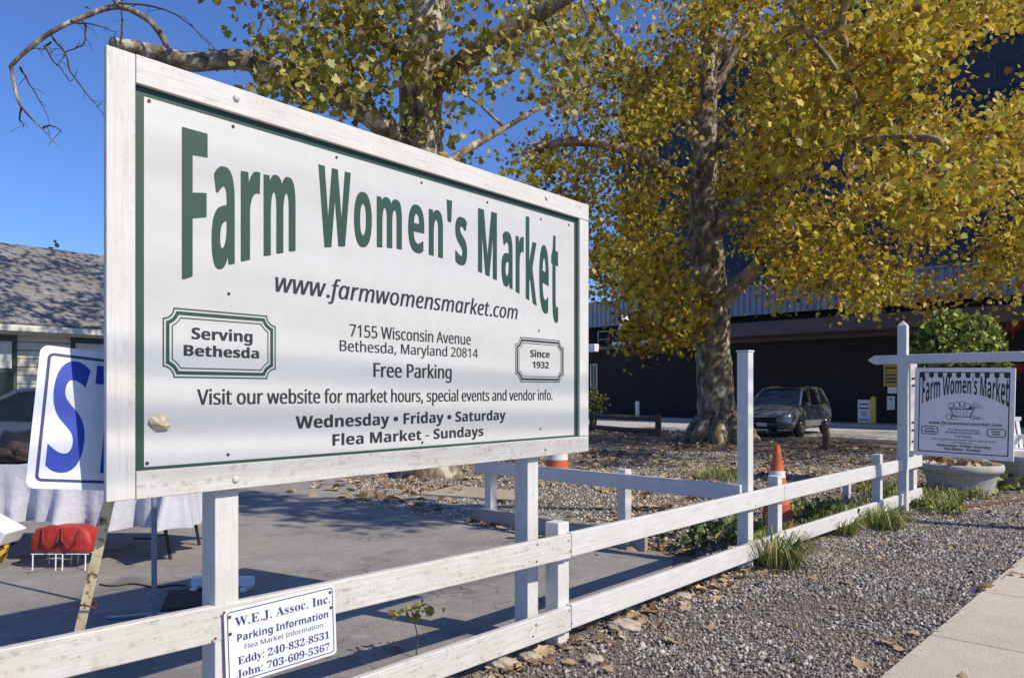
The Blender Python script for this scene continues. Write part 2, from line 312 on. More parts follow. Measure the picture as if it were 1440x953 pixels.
def rect(mb, fr, n, u0, z0, u1, z1):
    mb.add([fr(u0, z0, n), fr(u1, z0, n), fr(u1, z1, n), fr(u0, z1, n)], [(0, 1, 2, 3)], [[(u0, z0), (u1, z0), (u1, z1), (u0, z1)]]); return mb
def frame_fn(o, d, nrm, up=(0, 0, 1)):
    o, d, nrm, up = Vector(o), Vector(d).normalized(), Vector(nrm).normalized(), Vector(up)
    return lambda u, z, n=0.0: o + d * u + up * z + nrm * n

# ------------------------------------------------------------------ ground
LA = (.665, .747, 0)                                            # direction the front fence, the house and the sidewalk run
def sheet(name, pts, z, mat, kind='structure'):
    mb = MB(); mb.add([(p[0], p[1], z) for p in pts], [tuple(range(len(pts)))]); return tag(mb.build(name, mat), kind=kind)
sheet('ground', [(-900, -60), (900, -60), (900, 1500), (-900, 1500)], -.004, M['ground'])
def rough_line(pts, step=.25, amp=.05):
    out = []
    for a, b in zip(pts, pts[1:]):
        a, b = Vector(a[:2]), Vector(b[:2]); k = max(1, int((b - a).length / step))
        for i in range(k):
            p = a.lerp(b, i / k); out.append((p.x + random.uniform(-amp, amp), p.y + random.uniform(-amp, amp)))
    out.append(tuple(pts[-1][:2])); return out
edge = rough_line([(-3.2, .75), (-1.2, 2.75), (.2, 4.25), (.75, 4.95), (1.28, 6.05), G(880, 740), G(668, 703), G(590, 694), G(480, 672), (-3.5, 15.2)])
sheet('parking_lot', edge + [(-6, 30), (-30, 30), (-30, .7)], .004, M['asphalt'])
d_b = Vector((.703, -.711, 0)); b0 = Vector((4.03, 39.6, 0)); nb = Vector((-.711, -.703, 0))
q0, q1 = b0 - d_b * 30, b0 + d_b * 40
road_o = nb * 1.8; sheet('road', [q0 + road_o, q1 + road_o, q1 + nb * 8.5, q0 + nb * 8.5], .004, M['road'])
ml = MB(); ml.obox(q0 + nb * .0, q1 - q0, nb * 1.8, (0, 0, .13)); tag(ml.build('pavement', M['concrete'], bevel=.02), kind='structure')
# sidewalk slabs
e0 = G(1240, 953); e1 = G(1440, 783); sd = (e1 - e0).normalized(); sn = Vector((sd.y, -sd.x, 0)); wk = MB()
j0 = G(1296, 893); L0 = (j0 - e0).dot(sd)
for i in range(-7, 14):
    a = e0 + sd * (L0 + i * 1.22 + .005); wk.obox(a + Vector((0, 0, -.06)), sd * 1.21, sn * 1.5, (0, 0, .075))
tag(wk.build('sidewalk', M['walk'], bevel=.006), kind='structure')
kb = MB(); kb.obox(e0 - sd * 40 + sn * 2.6 + Vector((0, 0, -.05)), sd * 110, sn * .16, (0, 0, .07)); tag(kb.build('kerb', M['concrete'], bevel=.015), kind='structure')
a = e0 - sd * 40 + sn * 2.76; sheet('street', [a, a + sn * 9, a + sn * 9 + sd * 110, a + sd * 110], .004, M['street'])

# crushed stone and litter
ico = bmesh.new(); bmesh.ops.create_icosphere(ico, subdivisions=1, radius=1); IV = np.array([v.co[:] for v in ico.verts]); IF = np.array([[v.index for v in f.verts] for f in ico.faces]); ico.free()
def rand_rot(n):
    q = rng.normal(size=(n, 4)); q /= np.linalg.norm(q, axis=1)[:, None]; a, b, c, d = q.T
    return np.stack([1 - 2 * (c * c + d * d), 2 * (b * c - a * d), 2 * (b * d + a * c), 2 * (b * c + a * d), 1 - 2 * (b * b + d * d), 2 * (c * d - a * b), 2 * (b * d - a * c), 2 * (c * d + a * b), 1 - 2 * (b * b + c * c)], axis=1).reshape(n, 3, 3)
def stones(name, pos, size, mat):
    n = len(pos); sc = size[:, None, None] * rng.uniform(.45, 1.25, (n, 1, 3)); V = IV[None] * sc * rng.uniform(.5, 1.3, (n, 12, 1)); V = np.einsum('nij,nkj->nki', rand_rot(n), V) + pos[:, None, :]
    Fc = IF[None] + (np.arange(n) * 12)[:, None, None]; return raw(name, V.reshape(-1, 3), Fc.reshape(-1, 3), mat)
FENCE = [Vector(p) for p in ((-2.6, 1.08, 0), (-1.41, 2.277, 0), (-1.017, 2.673, 0), (.299, 4.036, 0), (2.163, 6.148, 0), (3.964, 8.155, 0), (4.78, 8.98, 0))]
def fence_y(x):
    return np.interp(x, [p.x for p in FENCE] + [12], [p.y for p in FENCE] + [17])
def scatter(n, x0, x1, y0, y1, ok):
    X = rng.uniform(x0, x1, n * 4); Y = rng.uniform(y0, y1, n * 4); k = ok(X, Y); return X[k][:n], Y[k][:n]
sdv = lambda X, Y: (X - e0.x) * sn.x + (Y - e0.y) * sn.y          # distance past the sidewalk's edge
X, Y = scatter(85000, -1, 6.4, 2.4, 9.6, lambda X, Y: (Y < fence_y(X) + .05) & (sdv(X, Y) < .05 + rng.normal(0, .03, len(X))) & (X / Y < .72) & (rng.random(len(X)) < np.clip(1.5 - np.abs(Y - 5) / 8, .3, 1)) & (rng.random(len(X)) < np.clip(.95 + .9 * np.sin(X * 2.3 + 1.7 * np.sin(Y * 1.9)) * np.sin(Y * 2.7 + X), .25, 1)))
Z = rng.uniform(-.004, .008, len(X)); tag(stones('gravel', np.stack([X, Y, Z], 1), np.clip(rng.lognormal(-4.95, .42, len(X)), .003, .022) * np.clip(.7 + Y / 16, .8, 1.3), M['stone']), 'loose grey crushed stone between the white fence and the sidewalk', 'gravel', kind='stuff')
perp = lambda X, Y: (X - 1.872) * .628 + (Y - 6.0) * .779            # distance behind the cross fence
X, Y = scatter(26000, -2.2, 8, 6, 17, lambda X, Y: (Y > fence_y(X) + .1) & (perp(X, Y) > -.02) & (rng.random(len(X)) < np.clip(1.6 - Y / 14, .35, 1)))
tag(stones('gravel', np.stack([X, Y, rng.uniform(-.004, .008, len(X))], 1), rng.uniform(.009, .022, len(X)), M['stone_far']), 'pale brown gravel behind the low cross fence', 'gravel', kind='stuff')

# leaf template (five-lobed, slightly cupped)
def leaf_shape():
    prof = [(0, -.10), (.30, -.24), (.36, -.02), (.62, .12), (.46, .34), (.47, .64), (.22, .66), (0, .98)]
    rim = prof + [(-x, y) for x, y in prof[-2:0:-1]]; V = [(0, .22, 0)] + [(x, y, .16 * abs(x) - .10 * y * y) for x, y in rim]; m = len(rim)
    return np.array(V), np.array([(0, 1 + i, 1 + (i + 1) % m) for i in range(m)])
LV, LF = leaf_shape()
def leaves(name, pos, size, mat, parent=None, org=(0, 0, 0), flat=False, small=False):
    n = len(pos); V0, F0 = (LV, LF) if not small else (np.array([(0, 0, 0), (.42, .4, .1), (0, 1, -.12), (-.42, .4, .1)]), np.array([(0, 1, 2), (0, 2, 3)]))
    V0 = V0 - np.array([0, .3, 0])
    if flat:
        a = rng.uniform(0, 6.28, n); Rz = np.zeros((n, 3, 3)); Rz[:, 0, 0] = np.cos(a); Rz[:, 0, 1] = -np.sin(a); Rz[:, 1, 0] = np.sin(a); Rz[:, 1, 1] = np.cos(a); Rz[:, 2, 2] = 1
        t = rng.normal(0, .28, n); u = rng.normal(0, .28, n); Rx = np.zeros((n, 3, 3)); Rx[:, 0, 0] = 1; Rx[:, 1, 1] = np.cos(t); Rx[:, 1, 2] = -np.sin(t); Rx[:, 2, 1] = np.sin(t); Rx[:, 2, 2] = np.cos(t)
        Rm = Rz @ Rx; cv = V0[None] * np.stack([np.ones(n), np.ones(n), rng.uniform(-3, 5, n)], 1)[:, None, :]
    else: Rm = rand_rot(n); cv = V0[None] * np.stack([np.ones(n), np.ones(n), rng.uniform(-1.5, 4.5, n)], 1)[:, None, :]
    V = np.einsum('nij,nkj->nki', Rm, cv * np.asarray(size).reshape(-1, 1, 1)) + pos[:, None, :]
    if flat: V[:, :, 2] = np.maximum(V[:, :, 2], .006)
    k = len(V0); return raw(name, V.reshape(-1, 3), (F0[None] + (np.arange(n) * k)[:, None, None]).reshape(-1, 3), mat, parent, org)

# ------------------------------------------------------------------ the big market sign
SL = Vector((-1.239, 2.346, 0)); SR = Vector((.437, 4.370, 0)); SD = (SR - SL).normalized(); SW = (SR - SL).length; SN = Vector((SD.y, -SD.x, 0)); sf = frame_fn(SL, SD, SN)
ms = thing('market_sign', SL + SD * SW / 2, 'large white wooden board with green lettering for a farm market, on two posts', 'sign')
def sboard(u0, z0, u1, z1, n0, n1, name, mat, long='u'):
    mb = MB(); o = sf(u0, z0, n0); a, b = SD * (u1 - u0), Vector((0, 0, z1 - z0))
    mb.obox(o, *((a, b) if long == 'u' else (b, a)), SN * (n1 - n0)); return mb.build(name, mat, ms, bevel=.003)
Z0, Z1 = .982, 2.382
sboard(.09, Z1 - .090, SW, Z1, -.02, .0, 'frame_board', M['paint']); sboard(.09, Z0, SW - .035, Z0 + .088, -.02, .001, 'frame_board', M['paint_old'])
sboard(0, Z0 + .001, .088, Z1 - .001, -.021, 0, 'frame_board', M['paint'], 'z'); sboard(SW - .088, Z0 + .09, SW, Z1 - .092, -.019, -.001, 'frame_board', M['paint'], 'z'); sboard(SW - .033, Z0 + .001, SW, Z0 + .088, -.019, -.001, 'frame_board', M['paint'], 'z')
pm = MB(); pm.obox(sf(.03, Z0 + .03, -.032), SD * (SW - .06), (0, 0, Z1 - Z0 - .06), SN * .010); rect(pm, sf, -.0215, .124, Z0 + .1, SW - .105, 2.264); panel = pm.build('panel', M['sheet'], ms)
gm = MB()
for r_ in ((.05, Z0 + .04, .124, Z1 - .04), (SW - .115, Z0 + .04, SW - .04, Z1 - .04), (.124, 2.264, SW - .115, Z1 - .04), (.124, Z0 + .04, SW - .115, 1.080)): rect(gm, sf, -.0212, *r_)
gm.build('green_border', M['green'], panel)
bow = lambda u: 1.933 - .24 * ((u - 1.305) / 1.055) ** 2
hl = MB()
for ch_, a_, b_ in zip("FarmWomen'sMarket", (.252, .357, .467, .558, .797, .970, 1.089, 1.265, 1.389, 1.502, 1.559, 1.716, 1.889, 2.000, 2.082, 2.196, 2.302), (.336, .437, .538, .687, .947, 1.056, 1.222, 1.355, 1.472, 1.532, 1.633, 1.848, 1.969, 2.060, 2.168, 2.273, 2.358)):
    letters(hl, ch_, sf, a_, b_, 0, 0, 'sansbold', .006, lambda u, q: bow(u) + q * (2.2 - bow(u)), -.0205)
hl.build('headline_lettering', M['green'], panel)
for nm, mt_, args in (('web_address_lettering', 'black', ('www.farmwomensmarket.com', sf, .605, 2.012, 1.689, .072, 'italic', .012)), ('street_lettering', 'black', ('7155 Wisconsin Avenue', sf, .945, 1.661, 1.543, .050, 'regular', .011)),
        ('town_lettering', 'black', ('Bethesda, Maryland 20814', sf, .896, 1.711, 1.483, .043, 'regular', .011)), ('free_parking_lettering', 'black', ('Free Parking', sf, 1.07, 1.53, 1.382, .059, 'regular', .018)),
        ('website_line_lettering', 'black', ('Visit our website for market hours, special events and vendor info.', sf, .303, 2.309, 1.277, .052, 'regular', .016)), ('market_days_lettering', 'black', ('Wednesday \u2022 Friday \u2022 Saturday', sf, .691, 1.917, 1.182, .047, 'sansbold', .010)), ('flea_market_lettering', 'black', ('Flea Market - Sundays', sf, .861, 1.751, 1.109, .045, 'sansbold', .010))):
    tx = MB(); letters(tx, *args, n=-.0205); tx.build(nm, M[mt_], panel)
def badge(u0, z0, u1, z1, r, w_, l1, l2, mt):
    mb = MB(); ring(mb, sf, -.0205, u0, z0, u1, z1, r, 0, .0045 * w_); ring(mb, sf, -.0205, u0, z0, u1, z1, r, .0105 * w_, .0215 * w_); ring(mb, sf, -.0205, u0, z0, u1, z1, r, .029 * w_, .0325 * w_)
    b = mb.build('badge_border', mt, panel); t_ = MB(); letters(t_, *l1, st='sansbold', off=.014, n=-.0203); letters(t_, *l2, st='sansbold', off=.014, n=-.0203); return b, t_.build('badge_lettering', M['black'], panel)
badge(.184, 1.367, .605, 1.598, .036, 1.05, ('Serving', sf, .283, .509, 1.498, .0385), ('Bethesda', sf, .256, .535, 1.441, .036), M['green'])
badge(1.995, 1.371, 2.414, 1.601, .038, .95, ('Since', sf, 2.117, 2.284, 1.502, .037), ('1932', sf, 2.135, 2.277, 1.446, .034), M['black'])
for i, (u, z) in enumerate([(.14, 2.254), (.434, 2.25), (.88, 2.247), (1.341, 2.243), (1.78, 2.24), (2.208, 2.233), (2.46, 2.245), (.418, 1.663), (.134, 1.092), (.415, 1.102), (2.19, 1.642), (2.202, 1.125), (1.346, 1.097)]):
    mb = MB(); mb.lathe(sf(u, z, -.0215), [(.006, 0), (.0055, .003), (.002, .004)], 8, SD, (0, 0, 1), SN); mb.build('screw', M['rust'], panel)
for u, z in [(.434, 2.345), (2.227, 2.346), (.431, 1.016), (2.221, 1.022)]:
    mb = MB(); mb.lathe(sf(u, z, 0), [(.013, 0), (.012, .006), (.006, .010)], 12, SD, (0, 0, 1), SN); mb.build('bolt', M['paint'], ms)
for u0 in (.375, 2.115):
    mb = MB(); mb.obox(sf(u0, -.1, -.034 - .092), (0, 0, 2.35), SD * .090, SN * .090); mb.build('post', M['paint'], ms, bevel=.004)
# cream shell stuck on the panel
mb = MB(); c = (.168, 1.212); fan = []
for i in range(9):
    a = R(35 + 190 * i / 8 - 60); rr = .032 + .006 * (i % 2); fan.append(sf(c[0] + math.cos(a) * rr, c[1] + math.sin(a) * rr * 1.1, -.012 + .006 * (i % 2)))
base = sf(c[0] - .01, c[1] - .02, -.0215); top = sf(c[0] + .002, c[1], .006)
mb.add([base, top] + fan, [(1, 2 + i, 3 + i) for i in range(8)] + [(0, 3 + i, 2 + i) for i in range(8)] + [(0, 1, 10), (1, 0, 2)]); tag(mb.build('seed_pod', M['shell'], org=base), 'small cream fan-shaped lump stuck on the lower left of the big sign', 'seed pod')

# ------------------------------------------------------------------ front fence
fz = lambda p, z: Vector((p.x, p.y, z))
fd = [(FENCE[i + 1] - FENCE[i]).normalized() for i in range(len(FENCE) - 1)]
rf = thing('rail_fence', FENCE[3], 'long white two-rail wooden fence running from under the sign to the far planter', 'fence')
TOPZ, RH = .58, .127
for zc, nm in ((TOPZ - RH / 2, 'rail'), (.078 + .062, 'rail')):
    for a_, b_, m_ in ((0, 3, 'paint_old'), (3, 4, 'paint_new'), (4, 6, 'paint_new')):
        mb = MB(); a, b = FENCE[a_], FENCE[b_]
        if a_ == 0: pts = [FENCE[0], FENCE[1], FENCE[3]]
        elif a_ == 4: pts = [FENCE[4], FENCE[5], FENCE[6]]
        else: pts = [a, b]
        dd = random.uniform(-.004, .004)
        for p, q in zip(pts[:1], pts[-1:]): mb.bar(fz(p, zc + dd - (.09 if a_ == 0 and zc < .3 else 0)) + (q - p).normalized() * .002, fz(q, zc - dd) - (q - p).normalized() * .002, .036, RH)
        mb.build(nm, M[m_], rf, bevel=.005)
def post_at(p, d, h, wd=.09, back=.066, name='post', par=rf, mat='paint_new', tip=0):
    n = Vector((d.y, -d.x, 0)); c = p - n * back; mb = MB(); mb.obox(c - d * wd / 2 - n * wd / 2 + Vector((0, 0, -.1)), (0, 0, h + .1), d * wd, n * wd)
    if tip:
        q = [c + d * x * wd / 2 + n * y * wd / 2 + Vector((0, 0, h)) for x, y in ((-1, -1), (1, -1), (1, 1), (-1, 1))]; mb.add(q + [c + Vector((0, 0, h + tip))], [(0, 1, 4), (1, 2, 4), (2, 3, 4), (3, 0, 4)])
    return mb.build(name, M[mat], par, bevel=.004)
def fence_pt(px):
    r = (px - 720) / F
    for a, b in zip(FENCE, FENCE[1:]):
        d = b - a; t = (r * a.y - a.x) / (d.x - r * d.y)
        if -.001 <= t <= 1.001: return a + d * t, d.normalized()
    return a + d * t, d.normalized()
for px, h, wd in ((797, .635, .09), (1101, .645, .085), (1243, .66, .085), (1290, .64, .08)): p, d = fence_pt(px); post_at(p, d, h, wd)
for px in (797, 1060, 1101, 1243, 305, 750):
    p, d = fence_pt(px); n_ = Vector((d.y, -d.x, 0))
    for zc in (TOPZ - .03, TOPZ - .1, .17, .10):
        q = p + d * random.uniform(-.02, .02) + n_ * .018 + Vector((0, 0, zc + random.uniform(-.01, .01))); mb = MB(); mb.lathe(q, [(.0055, 0), (.004, .002)], 7, d, (0, 0, 1), n_); mb.build('nail', M['rust'], rf)
p = P(1191, 690, 8.9); post_at(Vector((p.x, p.y, 0)), fd[-1], .42, .07, 0, mat='paint')
p, d = fence_pt(-60); post_at(p, d, .62)
tp = thing('post', (1.92, 6.02, 0), 'plain white square post, taller than the rails, where the two fences meet', 'post')
p, d = fence_pt(1060); n_ = Vector((d.y, -d.x, 0)); c = p - n_ * .068; mb = MB(); mb.obox(c - d * .045 - n_ * .045 + Vector((0, 0, -.1)), (0, 0, 1.62 + .1), d * .09, n_ * .09); o = mb.build('shaft', M['paint_new'], tp, bevel=.004)
mb = MB(); mb.obox(c - d * .05 - n_ * .05 + Vector((0, 0, 1.621)), (0, 0, .012), d * .1, n_ * .1); mb.build('cap', M['paint_new'], tp)
# cross fence
CA = Vector((c.x, c.y, 0)) - d * .07; CB = Vector((-.347, 7.79, 0)); cd = (CB - CA).normalized(); cn = Vector((-d.x, -d.y, 0))
cf = thing('cross_fence', (CA + CB) / 2, 'low white wooden barrier with one rail and a ground board, square to the long fence', 'fence')
mb = MB(); mb.bar(fz(CA, .565), fz(CB + cd * .03, .565), .036, .125); mb.build('rail', M['paint_new'], cf, bevel=.004)
mb = MB(); mb.bar(fz(CA + cd * .85, .075), fz(CB + cd * .06, .075), .045, .15); mb.build('ground_board', M['board_old'], cf, bevel=.006)
for t, h in ((.02, .60), (1.12, .66), (2.78, .62)):
    q = CA + cd * t - cn * .065
    if t > .1: post_at(q, cd, h, .088, 0, 'post', cf, 'paint')
# parking information plate
A_ = FENCE[1]; B_ = FENCE[3]; pd = (B_ - A_).normalized(); pn = Vector((pd.y, -pd.x, 0)); pf0 = frame_fn(A_ + pn * .022, pd, pn)
def onplane(px):
    r = (px - 720) / F; o = A_ + pn * .022; return (r * o.y - o.x) / (pd.x - r * pd.y)
u0, u1 = onplane(318), onplane(473); uc = pf0(u1, 0).y; zt = H - (820 - 551) / F * pf0(u1, 0).y; zb = zt - (98 / F) * pf0(u1, 0).y
zt0 = H - (857 - 551) / F * pf0(u0, 0).y; tilt = (zt - zt0) / (u1 - u0); Wp, Hp = u1 - u0, zt - zb
pf = lambda u, z, n=0.0: pf0(u0 + u - z * 0.035, zt0 - Hp + z + u * tilt, n)
ps = thing('parking_sign', pf(Wp / 2, 0), 'small white metal plate with blue border and parking phone numbers, screwed to the fence rail', 'sign')
mb = MB(); ol = outline(0, 0, Wp, Hp, .016, 0, notch=False); mb.prism([pf(u, z, 0) for u, z in ol], pn * .0025); plate = mb.build('plate', M['plate'], ps)
mb = MB(); ring(mb, pf, .0032, 0, 0, Wp, Hp, .022, .010, .0135, False); mb.build('border', M['navy'], plate)
mb = MB(); k = Wp / .86
for body, a, b, zz, cp, st, off in (('W.E.J. Assoc. Inc.', .085, .95, .755, .125, 'serif', 0), ('Parking Information', .10, .925, .555, .095, 'sansbold', -.012), ('Flea Market Information', .16, .87, .435, .065, 'regular', .0), ('Eddy: 240-832-8531', .10, .93, .255, .105, 'serif', 0), ('John: 703-609-5367', .085, .93, .085, .105, 'serif', 0)):
    mb = MB(); letters(mb, body, pf, a * Wp, b * Wp, zz * Hp, cp * Hp, st, off, n=.0034); mb.build('lettering_line', M['navy'], plate)
for u, z in ((.045, .9), (.95, .9), (.045, .68), (.955, .68)):
    mb = MB(); mb.lathe(pf(u * Wp, z * Hp, .0026), [(.006, 0), (.0055, .003), (.002, .0042)], 8, pd, (0, 0, 1), pn); mb.build('screw', M['rust'], ps)

# ------------------------------------------------------------------ leaning blue and white sign
o = Vector((-1.365, 2.402, 0)); dh = Vector((.76, .65, 0)).normalized(); bk = Vector((-dh.y, dh.x, 0)); upv = (Vector((0, 0, 1)) + bk * .14).normalized()
ra = R(-6.5); d2 = dh * math.cos(ra) + upv * math.sin(ra); u2 = upv * math.cos(ra) - dh * math.sin(ra) * 1.0; nn = d2.cross(u2)
zbot = 1.03
base_pt = o + dh * (-.135) + Vector((0, 0, zbot - .0)); lf = lambda u, z, n=0.0: base_pt + d2 * u + u2 * z + nn * n
st = thing('leaning_sign', (base_pt.x, base_pt.y, 0), 'tilted white board with large blue letters ST behind the left end of the big sign', 'sign')
mb = MB(); WW, HH = .40, .445; mb.prism([lf(u, z, 0) for u, z in outline(0, 0, WW, HH, .025, 0, notch=False)], nn * .003); pn_ = mb.build('board', M['plate'], st)
mb = MB(); ring(mb, lf, .0036, 0, 0, WW, HH, .04, .022, .031, False); mb.build('border', M['navy'], pn_)
mb = MB(); letters(mb, 'S', lf, .046, .146, .055, .345, 'sansbold', 0, n=.0038); mb.build('letter', M['blue'], pn_); mb = MB(); letters(mb, 'T', lf, .162, .265, .055, .345, 'sansbold', 0, n=.0038); mb.build('letter', M['blue'], pn_)
tpp = P(152, 690, 2.50); bpp = P(60, 1085, 2.60); mb = MB(); sdv_ = Vector((1, .2, 0)).normalized(); dl = bpp - tpp; mb.obox(tpp, dl, sdv_ * .026, Vector((0, .004, 0))); mb.obox(tpp + sdv_ * -.004, dl, sdv_ * .004, Vector((0, .03, 0))); mb.build('angle_iron_leg', M['angle'], st)
mb = MB(); q = tpp.lerp(bpp, .40); mb.tube([q + Vector((math.cos(i * 1.2) * .03 + .015, math.sin(i * 1.2) * .025 + .01, .01 * math.sin(i * 2.1))) for i in range(9)], .003, 5); mb.build('wire_tie', M['rust'], st)

# ------------------------------------------------------------------ hanging sign on its post
hp = G(1270, 719); hd = Vector((.744, -.668, 0)); hn = Vector((-.668, -.744, 0))
sp = thing('sign_post', hp, 'white pointed wooden post with a pointed cross arm, beside the planter', 'sign post')
post_at(hp, Vector((.665, .747, 0)), 2.05, .095, 0, 'shaft', sp, 'paint_new', tip=.06)
za = H + (551 - 504.5) / F * 8.35; mb = MB(); c0 = hp + hn * .0; s_ = hd
def arm(t0, t1, wd, hh):
    a = c0 + hd * t0 + Vector((0, 0, za)); b = c0 + hd * t1 + Vector((0, 0, za)); m2 = MB(); d_ = (b - a).normalized()
    prof = [(t0, 0), (t0 + .07, hh / 2), (t1 - .09, hh / 2), (t1, 0), (t1 - .09, -hh / 2), (t0 + .07, -hh / 2)]
    m2.prism([c0 + hd * t + Vector((0, 0, za + z)) - hn * wd / 2 for t, z in prof], hn * wd); return m2
arm(-.36, 1.2, .1, .1).build('cross_arm', M['paint_new'], sp, bevel=.006)
hs = thing('hanging_sign', hp + hd * .6, 'square white board with black lettering and a basket drawing, hanging from the cross arm', 'sign')
ht = za - .05 - .045; tl = hp + hd * .125 + Vector((0, 0, ht)); hv = Vector((.744, -.668, 0)).normalized(); tl_r = R(1.2); hvx = hv * math.cos(tl_r) - Vector((0, 0, math.sin(tl_r))); hvz = Vector((0, 0, math.cos(tl_r))) + hv * math.sin(tl_r)
HW, HHt = .93, .95; hf = lambda u, z, n=0.0: tl + hvx * u + hvz * (z - HHt) + hn * n
mb = MB(); mb.obox(hf(0, 0, -.012), hvx * HW, hvz * HHt, hn * .024); bd = mb.build('board', M['hang'], hs, bevel=.003)
mb = MB(); ring(mb, hf, .0135, 0, 0, HW, HHt, .03, .045, .055, False); mb.build('border', M['black'], bd)
mb = MB()
for i in range(10):
    cu = .075 + i * (HW - .15) / 9; pts = [hf(cu - .022, HHt - .055, .0138), hf(cu + .022, HHt - .055, .0138)] + [hf(cu + .024 * math.cos(R(-a)), HHt - .085 + .024 * math.sin(R(-a)), .0138) for a in range(0, 181, 30)]; mb.add(pts, [tuple(range(len(pts)))])
mb.build('awning_scallops', M['black'], bd)
hb = lambda u: .68 - .125 * ((u - .47) / .40) ** 2
mb = MB(); letters(mb, "Farm Women's Market", hf, .075, .875, 0, 0, 'sansbold', 0, lambda u, q: hb(u) + q * (.86 - .02 * abs(u - .47) - hb(u)), .0138); mb.build('headline_lettering', M['black'], bd)
mb = MB(); letters(mb, 'www.farmwomensmarket.com', hf, .15, .82, .345, .034, 'bolditalic', n=.0138)
for body, a, b, zz, cp, s2 in (('7155 Wisconsin Avenue', .33, .62, .285, .022, 'regular'), ('Bethesda, Maryland 20814', .31, .64, .255, .022, 'regular'), ('Free Parking', .40, .55, .215, .024, 'regular'), ('Visit our website for market hours, special events', .18, .78, .18, .018, 'regular'), ('and vendor info.', .38, .57, .152, .018, 'regular'), ('Wednesday \u2022 Friday \u2022 Saturday', .23, .73, .112, .028, 'sansbold'), ('Flea Market - Sundays', .30, .64, .075, .028, 'sansbold'), ('Serving', .115, .2, .285, .022, 'sansbold'), ('Bethesda', .105, .21, .255, .022, 'sansbold'), ('Since', .73, .81, .285, .022, 'sansbold'), ('1932', .735, .805, .255, .022, 'sansbold')):
    letters(mb, body, hf, a, b, zz, cp, s2, .006, n=.0138)
ring(mb, hf, .0138, .075, .235, .24, .325, .03, 0, .008, False); ring(mb, hf, .0138, .69, .235, .86, .325, .03, 0, .008, False); mb.build('lettering', M['black'], bd)
mb = MB()
def stroke(pts, wd=.006):
    for a, b in zip(pts, pts[1:]):
        a, b = Vector(a), Vector(b); d_ = b - a; n2 = Vector((-d_.y, d_.x)).normalized() * wd / 2; mb.add([hf(*(a - n2), .0138), hf(*(b - n2), .0138), hf(*(b + n2), .0138), hf(*(a + n2), .0138)], [(0, 1, 2, 3)])
bu = .46; stroke([(bu - .12, .515), (bu + .12, .515)], .008); stroke([(bu - .11, .515), (bu - .08, .435), (bu + .08, .435), (bu + .11, .515)], .007)
for i in range(6): stroke([(bu - .09 + i * .036, .51), (bu - .07 + i * .028, .44)], .003)
for cx, cz, rr in ((-.1, .55, .028), (-.05, .56, .034), (.0, .565, .030), (.045, .55, .03), (-.12, .43, .03), (-.075, .425, .026), (.1, .43, .022), (.15, .427, .016)): stroke([(bu + cx + rr * math.cos(R(t)), cz + rr * math.sin(R(t))) for t in range(0, 361, 45)], .005)
for i in range(5): stroke([(bu + .06, .52), (bu + .12 + .02 * i, .60 - .015 * i)], .004)
stroke([(bu + .1, .42), (bu + .2, .422)], .004); mb.build('basket_drawing', M['black'], bd)
for u in (.2, .73):
    mb = MB(); mb.tube([hf(u, HHt - .01, 0), hf(u + .004, HHt + .03, .004), hf(u, HHt + .055, 0)], .004, 6); mb.build('hook', M['black_pl'], hs)

# overhead cables along the street (their soft shadows fall across the sign)
sc0 = SL + SD * SW / 2 + SN * 7.5
for z_, rr_, dd_, lab in ((1.44, .013, 0, 'uppermost of the three black overhead cables along the street'), (1.25, .015, .1, 'middle one of the three black overhead cables along the street'), (1.085, .012, .05, 'lowest of the three black overhead cables along the street')):
    lad = Vector(LA).normalized(); zc_ = z_ + (7.5 + dd_) / 1.155; mb = MB(); mb.tube([sc0 + SN * dd_ + lad * x + Vector((0, 0, zc_ + .0009 * x * x)) for x in range(-24, 25, 3)], rr_, 6); tag(mb.build('overhead_cable', M['black_pl'], org=sc0), lab, 'cable', 'overhead cables along the street')
# ------------------------------------------------------------------ planters, shrub, cones
def planter(c, r, h, label, mat='concrete'):
    t = thing('planter', c, label, 'planter'); mb = MB()
    mb.lathe(c, [(r * .74, 0), (r * .76, .03), (r * .83, h * .55), (r * .88, h * .66), (r * .88, h * .70), (r * .97, h * .74), (r, h * .84), (r * .985, h * .97), (r * .95, h), (r * .88, h * .97), (r * .86, h * .8)], 40); mb.build('bowl', M[mat], t, smooth=True)
    mb = MB(); mb.lathe(c, [(r * .865, h * .78), (r * .6, h * .86), (r * .2, h * .88)], 24); s = mb.build('soil', M['soil'], t); return t
pc = G(1351, 700); pc.y += .42; pc.x = (1351 - 720) / F * pc.y; planter(pc, .49, .40, 'round pale concrete bowl planter below the hanging sign')
pos = np.array(pc) + np.stack([rng.uniform(-.36, .36, 60), rng.uniform(-.36, .36, 60), rng.uniform(.34, .44, 60)], 1); tag(leaves('dead_plant', pos, rng.uniform(.05, .10, 60), M['litter'], org=tuple(pc)), 'dry brown plant remains in the planter under the hanging sign', 'plant')
pc2 = Vector((7.15, 10.6, 0)); planter(pc2, .5, .46, 'second grey planter half hidden at the right edge of the picture')
sc_ = Vector((6.25, 10.7, 0)); sh = thing('shrub', sc_, 'dense clipped green shrub rising above the cross arm of the hanging sign', 'shrub')
def ell(n, c, r, shell=.55):
    v = rng.normal(size=(n, 3)); v /= np.linalg.norm(v, axis=1)[:, None]; rad = rng.uniform(shell, 1.0, n) ** .7; return np.array(c) + v * rad[:, None] * np.array(r)
pos = np.concatenate([ell(2600, (6.15, 10.7, 1.85), (.56, .5, .58)), ell(900, (6.5, 10.6, 1.75), (.27, .35, .65)), ell(500, (5.85, 10.7, 1.65), (.34, .35, .45)), ell(500, (6.2, 10.7, 1.3), (.5, .45, .4))]); pos[:, :] += rng.normal(0, .035, pos.shape)
